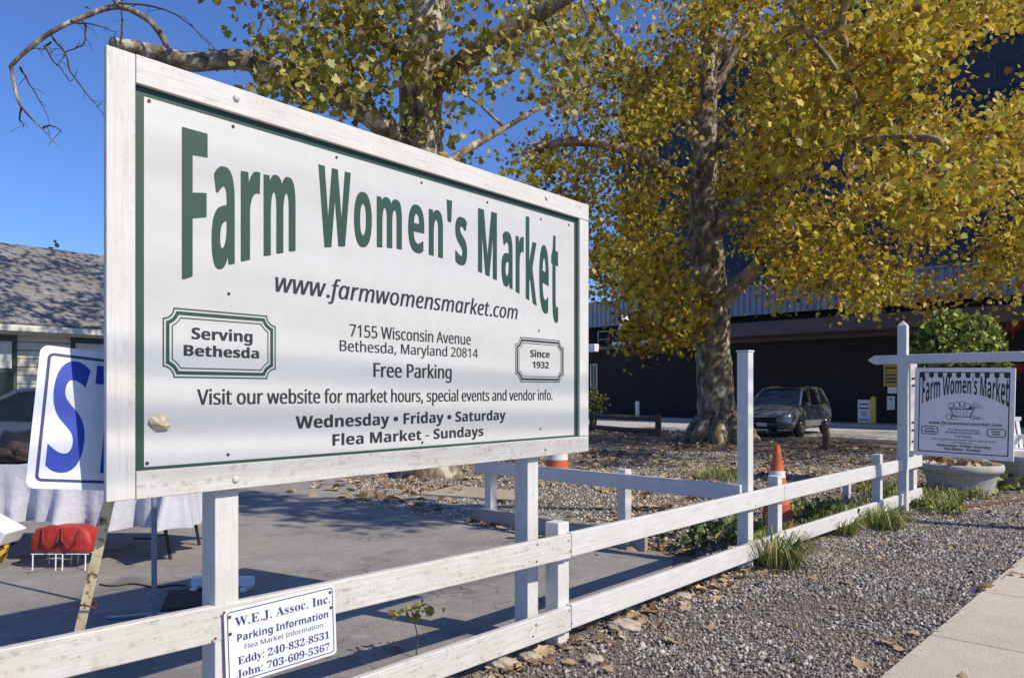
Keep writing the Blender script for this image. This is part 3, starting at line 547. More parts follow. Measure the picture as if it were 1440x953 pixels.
leaves('foliage', pos, rng.uniform(.06, .11, len(pos)), M['leaf_shrub'], sh, tuple(sc_), small=True)
mb = MB(); mb.tube([sc_, sc_ + Vector((.03, 0, .6)), sc_ + Vector((-.02, 0, 1.3)), sc_ + Vector((0, 0, 1.9))], [.05, .04, .035, .02], 7)
for i in range(8): a = i * .8; mb.tube([sc_ + Vector((0, 0, .9 + .05 * i)), sc_ + Vector((.2 * math.cos(a), .2 * math.sin(a), 1.4)), sc_ + Vector((.4 * math.cos(a), .35 * math.sin(a), 1.9))], [.02, .012, .006], 5)
mb.build('stem', M['twig'], sh)
def cone(c, h, label, drum=False):
    t = thing('traffic_cone' if not drum else 'traffic_drum', c, label, 'traffic cone' if not drum else 'traffic drum')
    if drum:
        zz = [0, .215, .36, .5, .64, .8, h]; r0, r1 = .19, .13
        rr = lambda z: r0 + (r1 - r0) * z / h
    else: zz = [.03, .30 * h, .38 * h, .62 * h, .70 * h, .86 * h, h]; rr = lambda z: .16 + (.028 - .16) * z / h
    if not drum: mb = MB(); mb.box(c[0] - .19, c[0] + .19, c[1] - .19, c[1] + .19, 0, .035); mb.build('base', M['orange_dark'], t, bevel=.01)
    for i in range(6):
        a, b = zz[i], zz[i + 1]; white = i in ((1, 3, 5) if drum else (3,)); mb = MB(); r_ = .003 if white else 0
        mb.lathe(c, [(rr(a) + r_, a), (rr((a + b) / 2) + r_, (a + b) / 2), (rr(b) + r_, b)], 24); mb.build('band', M['white_band'] if white else M['orange' if i > 0 or drum else 'orange_dark'], t, smooth=False)
    mb = MB(); mb.lathe(c, [(rr(h) * .9, h), (rr(h) * .8, h + .012)], 16); mb.build('top', M['orange'], t)
cone(Vector((2.57, 7.45, 0)), .80, 'worn orange traffic cone with a white band behind the fence post')
cone(Vector((.74, 12.6, 0)), .98, 'orange and white traffic drum mostly hidden behind the big sign', True)

# ------------------------------------------------------------------ market table and clutter at the left
TY = 5.95; tb = thing('folding_table', (-3.3, TY + .4, 0), 'folding market table with dark metal legs under the white cloth', 'table')
mb = MB(); mb.box(-4.6, -2.62, TY, TY + .76, .70, .735); mb.build('tabletop', M['trim_white'], tb, bevel=.01)
for x in (-4.3, -2.85):
    for y in (TY + .1, TY + .66): mb = MB(); dx = .16 if x > -3 else 0; mb.tube([(x, y, .71), (x + dx * .5 + .02, y, .35), (x + dx, y, 0)], .014, 8); mb.build('leg', M['black_pl'], tb)
mb = MB(); mb.tube([(-2.74, TY + .1, .2), (-2.95, TY + .35, .12), (-3.1, TY + .35, .12)], .008, 6); mb.build('brace', M['black_pl'], tb)
cl = MB(); nx, nz = 90, 12; vs = []; fs = []
def hem(x): return .29 + .05 * math.sin(x * 3.1) + .03 * math.sin(x * 9.7 + 1)
per = []                                                           # path round the table: left, front, right
x = -4.64
while x < -2.58: per.append((x, TY - .012, 0, -1)); x += .035
for k_ in range(7): a = R(-90 + 90 * k_ / 6); per.append((-2.6 + .03 * math.cos(a), TY + .02 + .03 * math.sin(a), math.cos(a), math.sin(a)))
y = TY + .05
while y < TY + .8: per.append((-2.57, y, 1, 0)); y += .035
cn_ = len(per)
for j in range(nz + 1):
    for i, (x, y, ox, oy) in enumerate(per):
        s = i * .035; hz = .30 + .025 * math.sin(s * 2.3) + .015 * math.sin(s * 7); f_ = j / nz; z = .745 + (hz - .745) * f_; am = .075 * f_ * (math.sin(s * 13 + 1.1 * math.sin(s * 4)) + .6 * math.sin(s * 31 + 2)); fl = .06 * f_ + am + (.10 * f_ if abs(i - 62) < 6 else 0); vs.append((x + ox * fl, y + oy * fl, z))
for j in range(nz):
    for i in range(cn_ - 1): fs.append((j * cn_ + i, j * cn_ + i + 1, (j + 1) * cn_ + i + 1, (j + 1) * cn_ + i))
cl.add(vs, fs); cl.add([(-4.64, TY - .012, .745), (-2.57, TY - .012, .745), (-2.57, TY + .8, .745), (-4.64, TY + .8, .745)], [(0, 1, 2, 3)]); tag(cl.build('tablecloth', M['cloth'], org=(-3.3, TY + .4, .74), smooth=True), 'white cloth hanging in folds over the market table', 'tablecloth')
def lump(mb, c, r, n=14, amp=.25, seed=1):
    b = bmesh.new(); bmesh.ops.create_icosphere(b, subdivisions=3, radius=1); rr = random.Random(seed); ph = [rr.uniform(0, 6) for _ in range(6)]
    for v in b.verts:
        k_ = 1 + amp * (math.sin(v.co.x * 4 + ph[0]) * math.sin(v.co.y * 5 + ph[1]) + .6 * math.sin(v.co.z * 7 + ph[2] + v.co.x * 6)); v.co = Vector(c) + Vector((v.co.x * r[0], v.co.y * r[1], v.co.z * r[2])) * k_
    mb.add([v.co[:] for v in b.verts], [[v.index for v in f.verts] for f in b.faces]); b.free()
lb = ('heap of dark brown clothes at the left end of the market table', 'tan bundle of cloth on the market table, nearest its left end', 'black bundle of cloth behind the other bundles on the table')
for i, (x, y, r, m_) in enumerate(((-3.98, TY + .3, (.16, .2, .085), 'clutter_a'), (-4.22, TY + .2, (.13, .16, .075), 'clutter_b'), (-4.1, TY + .55, (.26, .16, .13), 'black_pl'))):
    mb = MB(); lump(mb, (x, y, .748 + r[2] * .92), r, seed=i + 3); tag(mb.build('cloth_bundle', M[m_], org=(x, y, .748), smooth=True), lb[i], 'clothes')
# red bag on a white wire rack
wr = thing('wire_rack', (-3.36, 5.8, 0), 'low white wire rack on thin bent legs under the table edge', 'rack'); mb = MB()
for y in (5.70, 5.76, 5.82, 5.88): mb.tube([(-3.57, y, .118), (-3.14, y, .118)], .004, 6)
mb.build('shelf', M['white_pl'], wr)
for x in (-3.55, -3.38, -3.33, -3.16): mb = MB(); mb.tube([(x, 5.9, .118), (x, 5.89, .01), (x + .012, 5.86, .006)], .005, 6); mb.tube([(x, 5.69, .118), (x + .004, 5.68, .012), (x + .012, 5.66, .006)], .005, 6); mb.build('leg', M['white_pl'], wr)
bag = thing('red_bag', (-3.36, 5.8, .123), 'shiny red leather holdall with drooping handles on the wire rack', 'bag')
bm = bmesh.new(); bmesh.ops.create_cube(bm, size=1); bmesh.ops.subdivide_edges(bm, edges=bm.edges[:], cuts=5, use_grid_fill=True)
for v in bm.verts:
    x, y, z = v.co * 2; pin = 1 - .28 * max(0, z) ** 1.5; v.co = Vector((-3.36 + x * .225 * (1 - .14 * max(0, z)) + .008 * math.sin(z * 7 + y * 3), 5.8 + y * .105 * pin * (1 - .12 * x * x) + .008 * math.sin(x * 9), .125 + .098 * (z + 1) * (1 - .12 * abs(x) ** 3 * max(0, z)) + .006 * math.sin(x * 11)))
mb = MB(); mb.add([v.co[:] for v in bm.verts], [[v.index for v in f.verts] for f in bm.faces]); bm.free(); b = mb.build('body', M['red'], bag, smooth=True); sb = b.modifiers.new('s', 'SUBSURF'); sb.levels = sb.render_levels = 1
for x in (-3.43, -3.29): mb = MB(); mb.tube([(x - .06, 5.715, .31), (x - .04, 5.68, .22), (x + .02, 5.675, .165), (x + .06, 5.685, .21), (x + .07, 5.72, .3)], .009, 7); mb.build('handle', M['red_dark'], bag)
mb = MB(); lump(mb, (-3.36, 5.685, .2), (.03, .01, .016), seed=5); mb.build('tag', M['black_pl'], bag)
mb = MB(); lump(mb, (-3.93, 5.72, .17), (.17, .12, .16), amp=.06, seed=9); tag(mb.build('cushion', M['spots'], org=(-3.93, 5.72, 0), smooth=True), 'yellow cushion with brown spots on the asphalt at the left edge', 'cushion')
mb = MB(); mb.obox((-4.05, 5.60, .35), (.30, 0, -.16), (0, .25, 0), (.06, 0, .10)); tag(mb.build('white_tray', M['white_pl'], org=(-3.9, 5.7, .3), bevel=.01), 'tilted white plastic tray lying on the spotted cushion', 'tray')
# slim pole on flat feet, block, mat, cable
pp = G(217, 868); po = thing('pole_stand', pp, 'slim blue grey pole on flat metal feet behind the left sign post', 'pole'); mb = MB(); mb.tube([pp, pp + Vector((-.005, 0, 2.2))], .016, 10); mb.build('pole', M['galv'], po)
for a, l in ((R(190), .26), (R(25), .12), (R(265), .2)): mb = MB(); q = pp + Vector((math.cos(a) * l, math.sin(a) * l, .012)); mb.bar(pp + Vector((0, 0, .02)), q, .035, .012); mb.build('foot', M['galv'], po)
bp = G(310, 832); bl = thing('white_bar', bp, 'short white plastic bar on two feet lying behind the left sign post', 'bar'); mb = MB(); mb.box(bp.x - .2, bp.x + .21, bp.y, bp.y + .06, .035, .095); mb.build('beam', M['white_pl'], bl, bevel=.008)
for x in (-.17, .16): mb = MB(); mb.box(bp.x + x - .02, bp.x + x + .02, bp.y - .04, bp.y + .1, .006, .034); mb.build('foot', M['white_pl'], bl, bevel=.004)
mb = MB(); q = [G(225, 862), G(292, 852), G(292, 829), G(238, 834)]; mb.prism([v + Vector((0, 0, .006)) for v in q], (0, 0, .014)); tag(mb.build('floor_mat', M['mat'], org=q[0], bevel=.004), 'dark brown mat on the asphalt beside the slim pole', 'mat')
cpts = [G(140 + 8 * i, 821 + 2 * math.sin(i * .8) + i * .2, .01) for i in range(16)]; mb = MB(); mb.tube(cpts, .006, 6); tag(mb.build('cable', M['black_pl'], org=cpts[0]), 'thin black cable lying across the asphalt to the white bar', 'cable')
sl_ = MB(); q = [G(590, 697), G(738, 707), G(742, 695), G(640, 686)]; sl_.prism([v + Vector((0, 0, -.02)) for v in q], (0, 0, .055)); tag(sl_.build('paving_slab', M['tan'], org=q[0], bevel=.01), 'flat tan slab beside the far end of the cross fence', 'slab')

# ------------------------------------------------------------------ cars
def car(name, loc, head, mats, label, cat, group=None, van=True, k=1.0):
    t = thing(name, loc, label, cat, group); hx = Vector((math.cos(head), math.sin(head), 0)); hy = Vector((-hx.y, hx.x, 0)); loc = Vector(loc)
    L = lambda x, y, z: loc + (hx * x + hy * y + Vector((0, 0, z))) * k
    if van: stt = [(2.24, .62, .34, .58), (2.20, .74, .26, .66), (2.05, .83, .22, .74), (1.7, .88, .2, .82), (1.15, .90, .2, .93), (0, .91, .2, .95), (-1.6, .91, .2, .97), (-2.1, .87, .24, .96), (-2.22, .78, .32, .90)]; gl = [(1.22, .92, .80), (.35, 1.42, .62), (-.5, 1.47, .63), (-1.75, 1.45, .62), (-2.12, .95, .78)]
    else: stt = [(2.3, .6, .34, .56), (2.24, .76, .25, .64), (2.0, .84, .2, .72), (1.0, .88, .2, .86), (0, .89, .2, .88), (-1.4, .89, .2, .92), (-2.2, .84, .25, .92), (-2.32, .74, .34, .84)]; gl = [(1.05, .86, .78), (.3, 1.32, .60), (-.6, 1.38, .60), (-1.1, 1.33, .58), (-1.85, .92, .74)]
    mb = MB(); sec = []
    for x, w_, zb_, zt_ in stt:
        hgt = zt_ - zb_; half = [(w_ * .86, zb_), (w_ * .97, zb_ + .12 * hgt), (w_, zb_ + .4 * hgt), (w_ * .99, zb_ + .7 * hgt), (w_ * .95, zb_ + .9 * hgt), (w_ * .84, zt_), (w_ * .4, zt_ + .025)]; sec.append([L(x, a, b) for a, b in half] + [L(x, -a, b) for a, b in half[::-1]])
    n = len(sec[0]); vs = [v for s in sec for v in s]; fs = [(i * n + j, i * n + (j + 1) % n, (i + 1) * n + (j + 1) % n, (i + 1) * n + j) for i in range(len(sec) - 1) for j in range(n)] + [tuple(range(n)), tuple((len(sec) - 1) * n + j for j in range(n))]
    mb.add(vs, fs); body = mb.build('body', mats[0], t, smooth=True)
    # cabin: roof skin and pillars in paint, panes of dark glass just inside
    def sec2(x, z, w_): return L(x, w_, z), L(x, -w_, z)
    a0, a1, am, a2, a3 = gl; mb = MB(); wb = lambda g_, s: L(g_[0], s * g_[2], g_[1])
    roof = [(a1, am, a2)]; vs = []
    for g_ in (a1, am, a2): vs += [L(g_[0], g_[2], g_[1]), L(g_[0], g_[2] * .6, g_[1] + .03), L(g_[0], -g_[2] * .6, g_[1] + .03), L(g_[0], -g_[2], g_[1])]
    mb.add(vs, [(i * 4 + j, i * 4 + j + 1, i * 4 + 5 + j, i * 4 + 4 + j) for i in range(2) for j in range(3)]); mb.build('roof', mats[0], body, smooth=True)
    mb = MB()
    for s in (1, -1):
        for g1, g2 in ((a0, a1), (a3, a2)): mb.tube([wb(g1, s), wb(g2, s)], .035 * k, 6)
        mb.tube([wb(a1, s), wb(am, s), wb(a2, s)], .03 * k, 6); mb.tube([L(.05, s * .79, .93), L(-.25, s * .63, 1.45 if van else 1.36)], .03 * k, 6)
        if van: mb.tube([L(-1.05, s * .79, .95), L(-1.15, s * .63, 1.46)], .03 * k, 6); mb.tube([L(.3, s * .56, 1.47), L(-.5, s * .57, 1.52), L(-1.6, s * .56, 1.50)], .014 * k, 6)
    mb.build('pillars', mats[0], body)
    mb = MB(); mb.add([wb(a0, 1), wb(a0, -1), wb(a1, -1), wb(a1, 1)], [(0, 1, 2, 3)]); mb.build('windscreen', M['glass_dark'], body)
    mb = MB(); mb.add([wb(a3, 1), wb(a3, -1), wb(a2, -1), wb(a2, 1)], [(0, 1, 2, 3)]); mb.build('rear_window', M['glass_dark'], body)
    for s in (1, -1):
        mb = MB(); mb.add([wb(a0, s), wb(a1, s), wb(am, s), wb(a2, s), wb(a3, s)], [(0, 1, 2, 3, 4)]); mb.build('side_window', M['glass_dark'], body)
    for x in (1.38, -1.38):
        for s in (1, -1):
            c = L(x, s * .83, .31); ax = hy * s; mb = MB(); mb.lathe(c, [(.37 * k, -.02 * k), (.37 * k, .082 * k)], 24, hx, (0, 0, 1), ax); mb.build('wheel_arch', M['black_pl'], body)
            mb = MB(); mb.lathe(c, [(.2 * k, -.1 * k), (.3 * k, -.09 * k), (.312 * k, -.03 * k), (.312 * k, .06 * k), (.295 * k, .095 * k), (.21 * k, .10 * k)], 28, hx, (0, 0, 1), ax); wh = mb.build('wheel', M['tyre'], t, smooth=True)
            mb = MB(); mb.lathe(c, [(.2 * k, .09 * k), (.19 * k, .102 * k), (.185 * k, .095 * k)], 24, hx, (0, 0, 1), ax); mb.lathe(c, [(.05 * k, .09 * k), (.045 * k, .108 * k)], 12, hx, (0, 0, 1), ax)
            for i in range(5): a = i * 2 * math.pi / 5; d_ = hx * math.cos(a) + Vector((0, 0, math.sin(a))); mb.bar(c + ax * .104 * k, c + ax * .104 * k + d_ * .19 * k, .05 * k, .012 * k, ax)
            mb.build('rim', M['chrome'], wh)
    for s in (1, -1):
        b = bmesh.new(); bmesh.ops.create_uvsphere(b, u_segments=14, v_segments=8, radius=1); mb = MB(); mb.add([L(2.06 + v.co.x * .15 - abs(v.co.y * .10) - s * v.co.y * .1, s * .64 + v.co.y * .17, .62 + v.co.z * .09) for v in b.verts], [[v.index for v in f.verts] for f in b.faces]); b.free(); mb.build('headlight', M['lens'], t, smooth=True)
        mb = MB(); lump(mb, L(.95, s * .97, .98), (.07 * k, .09 * k, .06 * k), amp=.03); mb.build('mirror', mats[0], t, smooth=True)
        mb = MB(); mb.obox(L(-2.2, s * .72 - .05, .6), hx * -.03 * k, hy * .1 * k, (0, 0, .3 * k)); mb.build('tail_light', M['red_dark'], t)
        for x in (-.15, -1.0): mb = MB(); mb.obox(L(x, s * .905, .72), hx * .16 * k, hy * s * .025 * k, (0, 0, .03 * k)); mb.build('door_handle', M['chrome'], t)
    mb = MB(); mb.obox(L(2.19, -.42, .43), hx * .06 * k, hy * .84 * k, (0, 0, .16 * k)); gr = mb.build('grille', M['black_pl'], t, bevel=.01); mb = MB(); mb.obox(L(2.2, -.46, .60), hx * .055 * k, hy * .92 * k, (0, 0, .025 * k)); mb.build('chrome_strip', M['chrome'], gr)
    mb = MB(); mb.obox(L(2.22, -.48, .26), hx * .045 * k, hy * .96 * k, (0, 0, .1 * k)); mb.build('lower_intake', M['black_pl'], t, bevel=.01)
    mb = MB(); mb.obox(L(2.255, -.15, .33), hx * .015 * k, hy * .3 * k, (0, 0, .1 * k)); mb.build('number_plate', M['white_pl'], t); return t
ca = math.atan2(-.80, -.60); hxv = Vector((math.cos(ca), math.sin(ca), 0)); hyv = Vector((-hxv.y, hxv.x, 0)); fc = Vector((8.05, 22.0, 0)); cen = fc - hxv * 2.2 * .98 - hyv * .88
car('parked_minivan', (cen.x, cen.y, 0), ca, (M['cargrey'],), 'dark grey minivan parked beside the big tree trunk', 'minivan', van=True, k=.98)
car('parked_car', (-6.0, 11.6, 0), R(8), (M['carblue'],), 'blue grey saloon car parked in front of the house at the left edge', 'car', van=False)

# ------------------------------------------------------------------ house on the left
hd_ = Vector(LA).normalized(); hb_ = Vector((-.747, .665, 0)); E0 = Vector((-9.31, 13.96, 0)) - hd_ * 9; HL = 14.0
ho = thing('house', E0 + hd_ * HL / 2 + hb_ * 3.4, 'single storey beige house with grey shingle roof behind the left cars', 'house')
hw = lambda u, z, p=.0: E0 + hd_ * u + hb_ * p + Vector((0, 0, z))
mb = MB(); mb.obox(hw(.3, 0, .4), hd_ * (HL - .6), (0, 0, 2.52), hb_ * 6.4); wall = mb.build('wall', M['siding'], ho)
mb = MB()
for p0, z0, p1, z1 in ((-.02, 2.60, 3.5, 4.62), (7.02, 2.60, 3.5, 4.62)):
    a, b, c, d_ = hw(0, z0, p0), hw(HL, z0, p0), hw(HL, z1, p1), hw(0, z1, p1); sl2 = math.hypot(p1 - p0, z1 - z0); th = Vector((0, 0, .05)); mb.add([a, b, c, d_, a - th, b - th, c - th, d_ - th], [(0, 1, 2, 3), (7, 6, 5, 4), (0, 4, 5, 1), (1, 5, 6, 2), (2, 6, 7, 3), (3, 7, 4, 0)], [[(0, 0), (HL, 0), (HL, sl2), (0, sl2)]] + [[(0, 0)] * 4] * 5)
mb.build('roof', M['shingle'], ho)
mb = MB()
for u in (.31, HL - .31): mb.add([hw(u, 2.52, .4), hw(u, 2.52, 6.8), hw(u, 4.5, 3.5)], [(0, 1, 2)], [[(0, 0), (6.4, 0), (3.2, 2)]])
mb.build('gable', M['siding'], ho)
mb = MB(); mb.obox(hw(0, 2.43, -.10), hd_ * HL, (0, 0, .12), hb_ * .10); mb.build('gutter', M['trim_white'], ho, bevel=.02)
mb = MB(); mb.obox(hw(.02, 2.40, .02), hd_ * (HL - .04), (0, 0, .03), hb_ * .38); mb.build('soffit', M['trim_white'], ho)
def uat(px):
    r = (px - 720) / F; o = E0 + hb_ * .4; return (r * o.y - o.x) / (hd_.x - r * hd_.y)
for uc, wd, z0, z1 in ((uat(18) - .55, 1.1, 1.15, 2.28), (uat(104) + .6, 1.2, 1.2, 2.3), (uat(18) - 3.6, 1.1, 1.15, 2.28)):
    mb = MB()
    for a0_, a1_, b0_, b1_ in ((-wd / 2 - .06, -wd / 2, z0 - .1, z1 + .1), (wd / 2, wd / 2 + .06, z0 - .1, z1 + .1), (-wd / 2, wd / 2, z1, z1 + .1), (-wd / 2, wd / 2, z0 - .1, z0), (-wd / 2, wd / 2, (z0 + z1) / 2 - .03, (z0 + z1) / 2 + .03)): mb.obox(hw(uc + a0_, b0_, .36), hd_ * (a1_ - a0_), (0, 0, b1_ - b0_), hb_ * .06)
    fr_ = mb.build('window', M['trim_green'], ho)
    mb = MB(); mb.obox(hw(uc - wd / 2, z0, .385), hd_ * wd, (0, 0, z1 - z0), hb_ * .012); mb.build('pane', M['glass_dark'], fr_)
    mb = MB(); m_ = 24; vs = []
    for i in range(m_ + 1):
        p_ = .378 + .005 * math.sin(i * 1.9); u = uc - wd / 2 + .02 + (wd - .04) * i / m_; vs += [hw(u, (z0 + z1) / 2 + .05, p_), hw(u, z1 - .01, p_)]
    mb.add(vs, [(2 * i, 2 * i + 2, 2 * i + 3, 2 * i + 1) for i in range(m_)]); mb.build('curtain', M['curtain'], fr_)
mb = MB(); mb.obox(hw(uat(60) - 2.2, 0, .36), hd_ * .95, (0, 0, 2.1), hb_ * .05)
mb.build('door', M['trim_green'], ho)

# ------------------------------------------------------------------ low dark building and tower on the right
low = thing('low_building', b0 + d_b * 8, 'long low dark building with grey metal cladding on top behind the big tree', 'building')
lw = lambda t, z, p=0.0: b0 + d_b * t - nb * p + Vector((0, 0, z))
T0, T1 = -14, 30
def lbox(name, mat, t0, t1, z0, z1, p0, p1, par=None, bev=0): mb = MB(); mb.obox(lw(t0, z0, p0), d_b * (t1 - t0), (0, 0, z1 - z0), -nb * (p1 - p0)); return mb.build(name, M[mat], par or low, bevel=bev)
lbox('wall', 'brickdark', T0, T1, 0, 3.45, 0, 9); lbox('roof', 'fascia', T0, T1, 3.452, 3.62, -.12, 9)
lbox('canopy', 'fascia', 5.2, T1, 3.63, 4.18, -1.5, 1.4); lbox('plant_wall', 'brickdark', T0, T1, 3.63, 4.75, 1.6, 9)
mb = MB(); n = 150; vs = []; fs = []
for i in range(n + 1):
    t = T0 + (T1 - T0) * i / n
    for e, p in ((.0, 1.2), (.12, 1.2), (.15, 1.13), (.27, 1.13)): vs += [lw(t + e, 4.76, p), lw(t + e, 6.0, p)]
m_ = len(vs) // 2; mb.add(vs, [(2 * i, 2 * i + 2, 2 * i + 3, 2 * i + 1) for i in range(m_ - 1)]); mb.build('metal_cladding', M['corr'], low)
lbox('parapet_cap', 'corr', T0, T1, 6.0, 6.08, 1.08, 1.4); lbox('awning', 'white_pl', 2.3, 5.1, 3.55, 3.72, -1.1, -.125); lbox('upper_wall', 'brickdark', T0, T1, 4.752, 6.0, 1.45, 9)
mb = MB(); 
for z in (4.0, 4.4): mb.tube([lw(.4, z, .15), lw(5, z, .15)], .025, 6)
for i in range(6): mb.tube([lw(.4 + i * .92, 3.62, .15), lw(.4 + i * .92, 4.42, .15)], .022, 6)
mb.build('railing', M['steel'], low)
mb = MB(); c = lw(1.7, 3.62, .6); mb.lathe(c, [(.26, 0), (.26, 1.35), (.2, 1.5), (.08, 1.58)], 18); mb.build('vent_stack', M['white_pl'], low, smooth=False)
lbox('air_unit', 'white_pl', .0, .7, 3.35, 3.75, -.5, -.13, bev=.04); w_ = lbox('window', 'trim_white', .05, .5, 1.5, 2.75, -.06, -.005); lbox('pane', 'glass_dark', .12, .25, 1.55, 2.7, -.075, -.062, w_); lbox('pane', 'glass_dark', .3, .43, 1.55, 2.7, -.075, -.062, w_)
def tat(px):
    r = (px - 720) / F; return (r * b0.y - b0.x) / (d_b.x - r * d_b.y)
def board_on(px0, px1, py0, py1, name, mat, label, cat, lines, lm='black', p=-.03):
    t0, t1 = tat(px0), tat(px1); yy = lw((t0 + t1) / 2, 0).y; z1 = H - (py0 - 551) / F * yy; z0 = H - (py1 - 551) / F * yy
    t = thing(name, lw((t0 + t1) / 2, z0, p), label, cat); mb = MB(); mb.obox(lw(t0, z0, p - .03), d_b * (t1 - t0), (0, 0, z1 - z0), -nb * .03); b = mb.build('board', M[mat], t)
    mb = MB(); fr_ = lambda u, z, n_=0.0: lw(t0 + u, z0 + z, p - .032 - n_); W_, H_ = t1 - t0, z1 - z0
    for u0_, z0_, u1_, z1_ in lines: rect(mb, fr_, 0, u0_ * W_, z0_ * H_, u1_ * W_, z1_ * H_)
    if lines: mb.build('printed_lines', M[lm], b)
    return t
ln = lambda zs, h: [(.12, z, .88, z + h) for z in zs]
board_on(1207, 1225, 562, 594, 'wall_notice', 'plate', 'tall white notice board on the dark building wall left of the yellow bollard', 'notice', ln((.10,), .05) + [(.35, .32, .65, .36), (.25, .42, .75, .46), (.1, .6, .9, .66), (.15, .78, .85, .84)], 'navy')
board_on(1243, 1264, 510, 543, 'wall_board', 'yellowsign', 'mustard yellow board with dark printed lines behind the sign post', 'sign', ln((.15, .3, .45, .75), .06))
board_on(1249, 1262, 544, 553, 'wall_notice', 'hang', 'small pale notice under the mustard yellow board', 'notice', [])
board_on(1248, 1259, 557, 576, 'wall_notice', 'white_band', 'white meter panel low on the dark wall right of the yellow bollard', 'panel', [(.3, .75, .7, .85)])
mb = MB(); c = lw(tat(1242), .13, -1.0); mb.lathe(c, [(.10, 0), (.10, .95), (.08, 1.0), (.03, 1.03)], 14); tag(mb.build('bollard', M['yellow'], org=c), 'pale yellow bollard in front of the dark wall', 'bollard')
c = lw(tat(921), .13, -1.4); mb = MB(); mb.lathe(c, [(.10, 0), (.10, .75), (.04, .78)], 12); tag(mb.build('marker_post', M['white_pl'], org=c), 'short white marker post across the road, left of the big trunk', 'marker post')
# red paper lanterns hanging at the far right
for px, py, rr, lab in ((1425, 455, .33, 'round red lantern hanging right of the green shrub, the upper of two'), (1432, 517, .24, 'red lantern below the other one, level with the hanging board')):
    yy = 25.7; c = P(px, py, yy); t = thing('lantern', c - Vector((0, 0, rr)), lab, 'lantern'); mb = MB(); mb.lathe(c, [(.12, -rr * .85), (rr * .8, -rr * .5), (rr, 0), (rr * .8, rr * .5), (.12, rr * .85)], 14); mb.build('shade', M['red_dark'], t, smooth=True)
    mb = MB(); mb.tube([c + Vector((0, 0, rr * .8)), c + Vector((0, 0, 4.2 - c.z))], .015, 5); mb.build('cord', M['black_pl'], t); mb = MB(); mb.lathe(c, [(.05, -rr * .86), (.04, -rr * 1.5)], 8); mb.build('tassel', M['red_dark'], t)
tower = thing('tower_block', (7.4 + 12, 52 - 8, 0), 'tall navy dark office block rising behind the yellow tree', 'building')
tdv = Vector((.744, -.668, 0)); tn = Vector((-.668, -.744, 0)); t0_ = Vector((7.4, 52, 0)); mb = MB(); mb.obox(t0_, tdv * 46, (0, 0, 21.9), -tn * 18); tw = mb.build('facade', M['tower'], tower)
for fl in range(5):
    mb = MB(); mb.obox(t0_ + Vector((0, 0, 3.2 + fl * 3.8)) + tn * .02 + tdv * .8, tdv * 44.4, (0, 0, 1.5), tn * .03); mb.build('window_band', M['towerglass'], tw)
mb = MB(); mb.obox(t0_ + Vector((0, 0, 21.91)) + tn * .15 - tdv * .15, tdv * 46.3, (0, 0, .35), -tn * 18.3); mb.build('parapet', M['tower'], tower)
# split rail fence by the big tree
wf = thing('split_rail_fence', (3.6, 24.7, 0), 'old brown two-rail wooden fence beyond the leafy gravel', 'fence'); wp = [Vector((2.72, 26.2, 0)), Vector((4.45, 23.4, 0))]
for p in wp: mb = MB(); mb.tube([p + Vector((0, 0, -.1)), p + Vector((.01, 0, .35)), p + Vector((0, 0, .66))], [.10, .095, .085], 8, jit=.15); mb.build('post', M['wood'], wf)
for z in (.52, .13): mb = MB(); mb.tube([wp[0] + Vector((-2.2, 3.4, z)), wp[0] + Vector((0, 0, z)), wp[0].lerp(wp[1], .5) + Vector((0, 0, z - .02)), wp[1] + Vector((0, 0, z))], [.08] * 4, 7, jit=.15); mb.build('rail', M['wood'], wf)
p = Vector((7.22, 17.7, 0)); mb = MB(); mb.tube([p + Vector((.02, 0, -.1)), p + Vector((.02, 0, .3)), p + Vector((-.02, 0, .66))], [.085, .085, .075], 8, jit=.15); tag(mb.build('wooden_post', M['wood'], org=p), 'single dark wooden post standing in front of the minivan', 'post')
bn = thing('banner_pole', (4.62, 8.9, 0), 'pale narrow board with dark marks just behind the sign post', 'banner'); q = P(1285, 640, 8.95); mb = MB(); mb.box(q.x - .04, q.x + .04, q.y, q.y + .03, 0, 1.66); b = mb.build('board', M['hang'], bn, bevel=.004); mb = MB()
for z in (1.46, 1.38, .95, .86, .73, .55, .42): mb.add([(q.x - .03, q.y - .0025, z), (q.x + .028, q.y - .0025, z + .008), (q.x + .02, q.y - .0025, z + .035), (q.x - .02, q.y - .0025, z + .025)], [(0, 1, 2, 3)])
mb.build('printed_marks', M['black'], b)
# white garden chair at the right edge
gc = Vector((7.75, 11.75, 0)); ch = thing('garden_chair', gc, 'white plastic garden chair beyond the second planter at the right edge', 'chair'); mb = MB(); mb.box(gc.x - .24, gc.x + .24, gc.y - .24, gc.y + .24, .42, .45); mb.build('seat', M['white_pl'], ch, bevel=.01)
mb = MB()
for i in range(6): mb.obox(gc + Vector((-.23 + i * .08, .22, .45)), (0, .1, .42), (.05, 0, 0), (0, .02, 0))
mb.obox(gc + Vector((-.25, .315, .87)), (.5, 0, 0), (0, 0, .06), (0, .025, 0)); mb.build('backrest', M['white_pl'], ch)
for x in (-.22, .22):
    for y in (-.22, .22): mb = MB(); mb.box(gc.x + x - .02, gc.x + x + .02, gc.y + y - .02, gc.y + y + .02, 0, .42); mb.build('leg', M['white_pl'], ch)
    mb = MB(); mb.box(gc.x + x - .03, gc.x + x + .03, gc.y - .24, gc.y + .26, .63, .66); mb.build('armrest', M['white_pl'], ch)

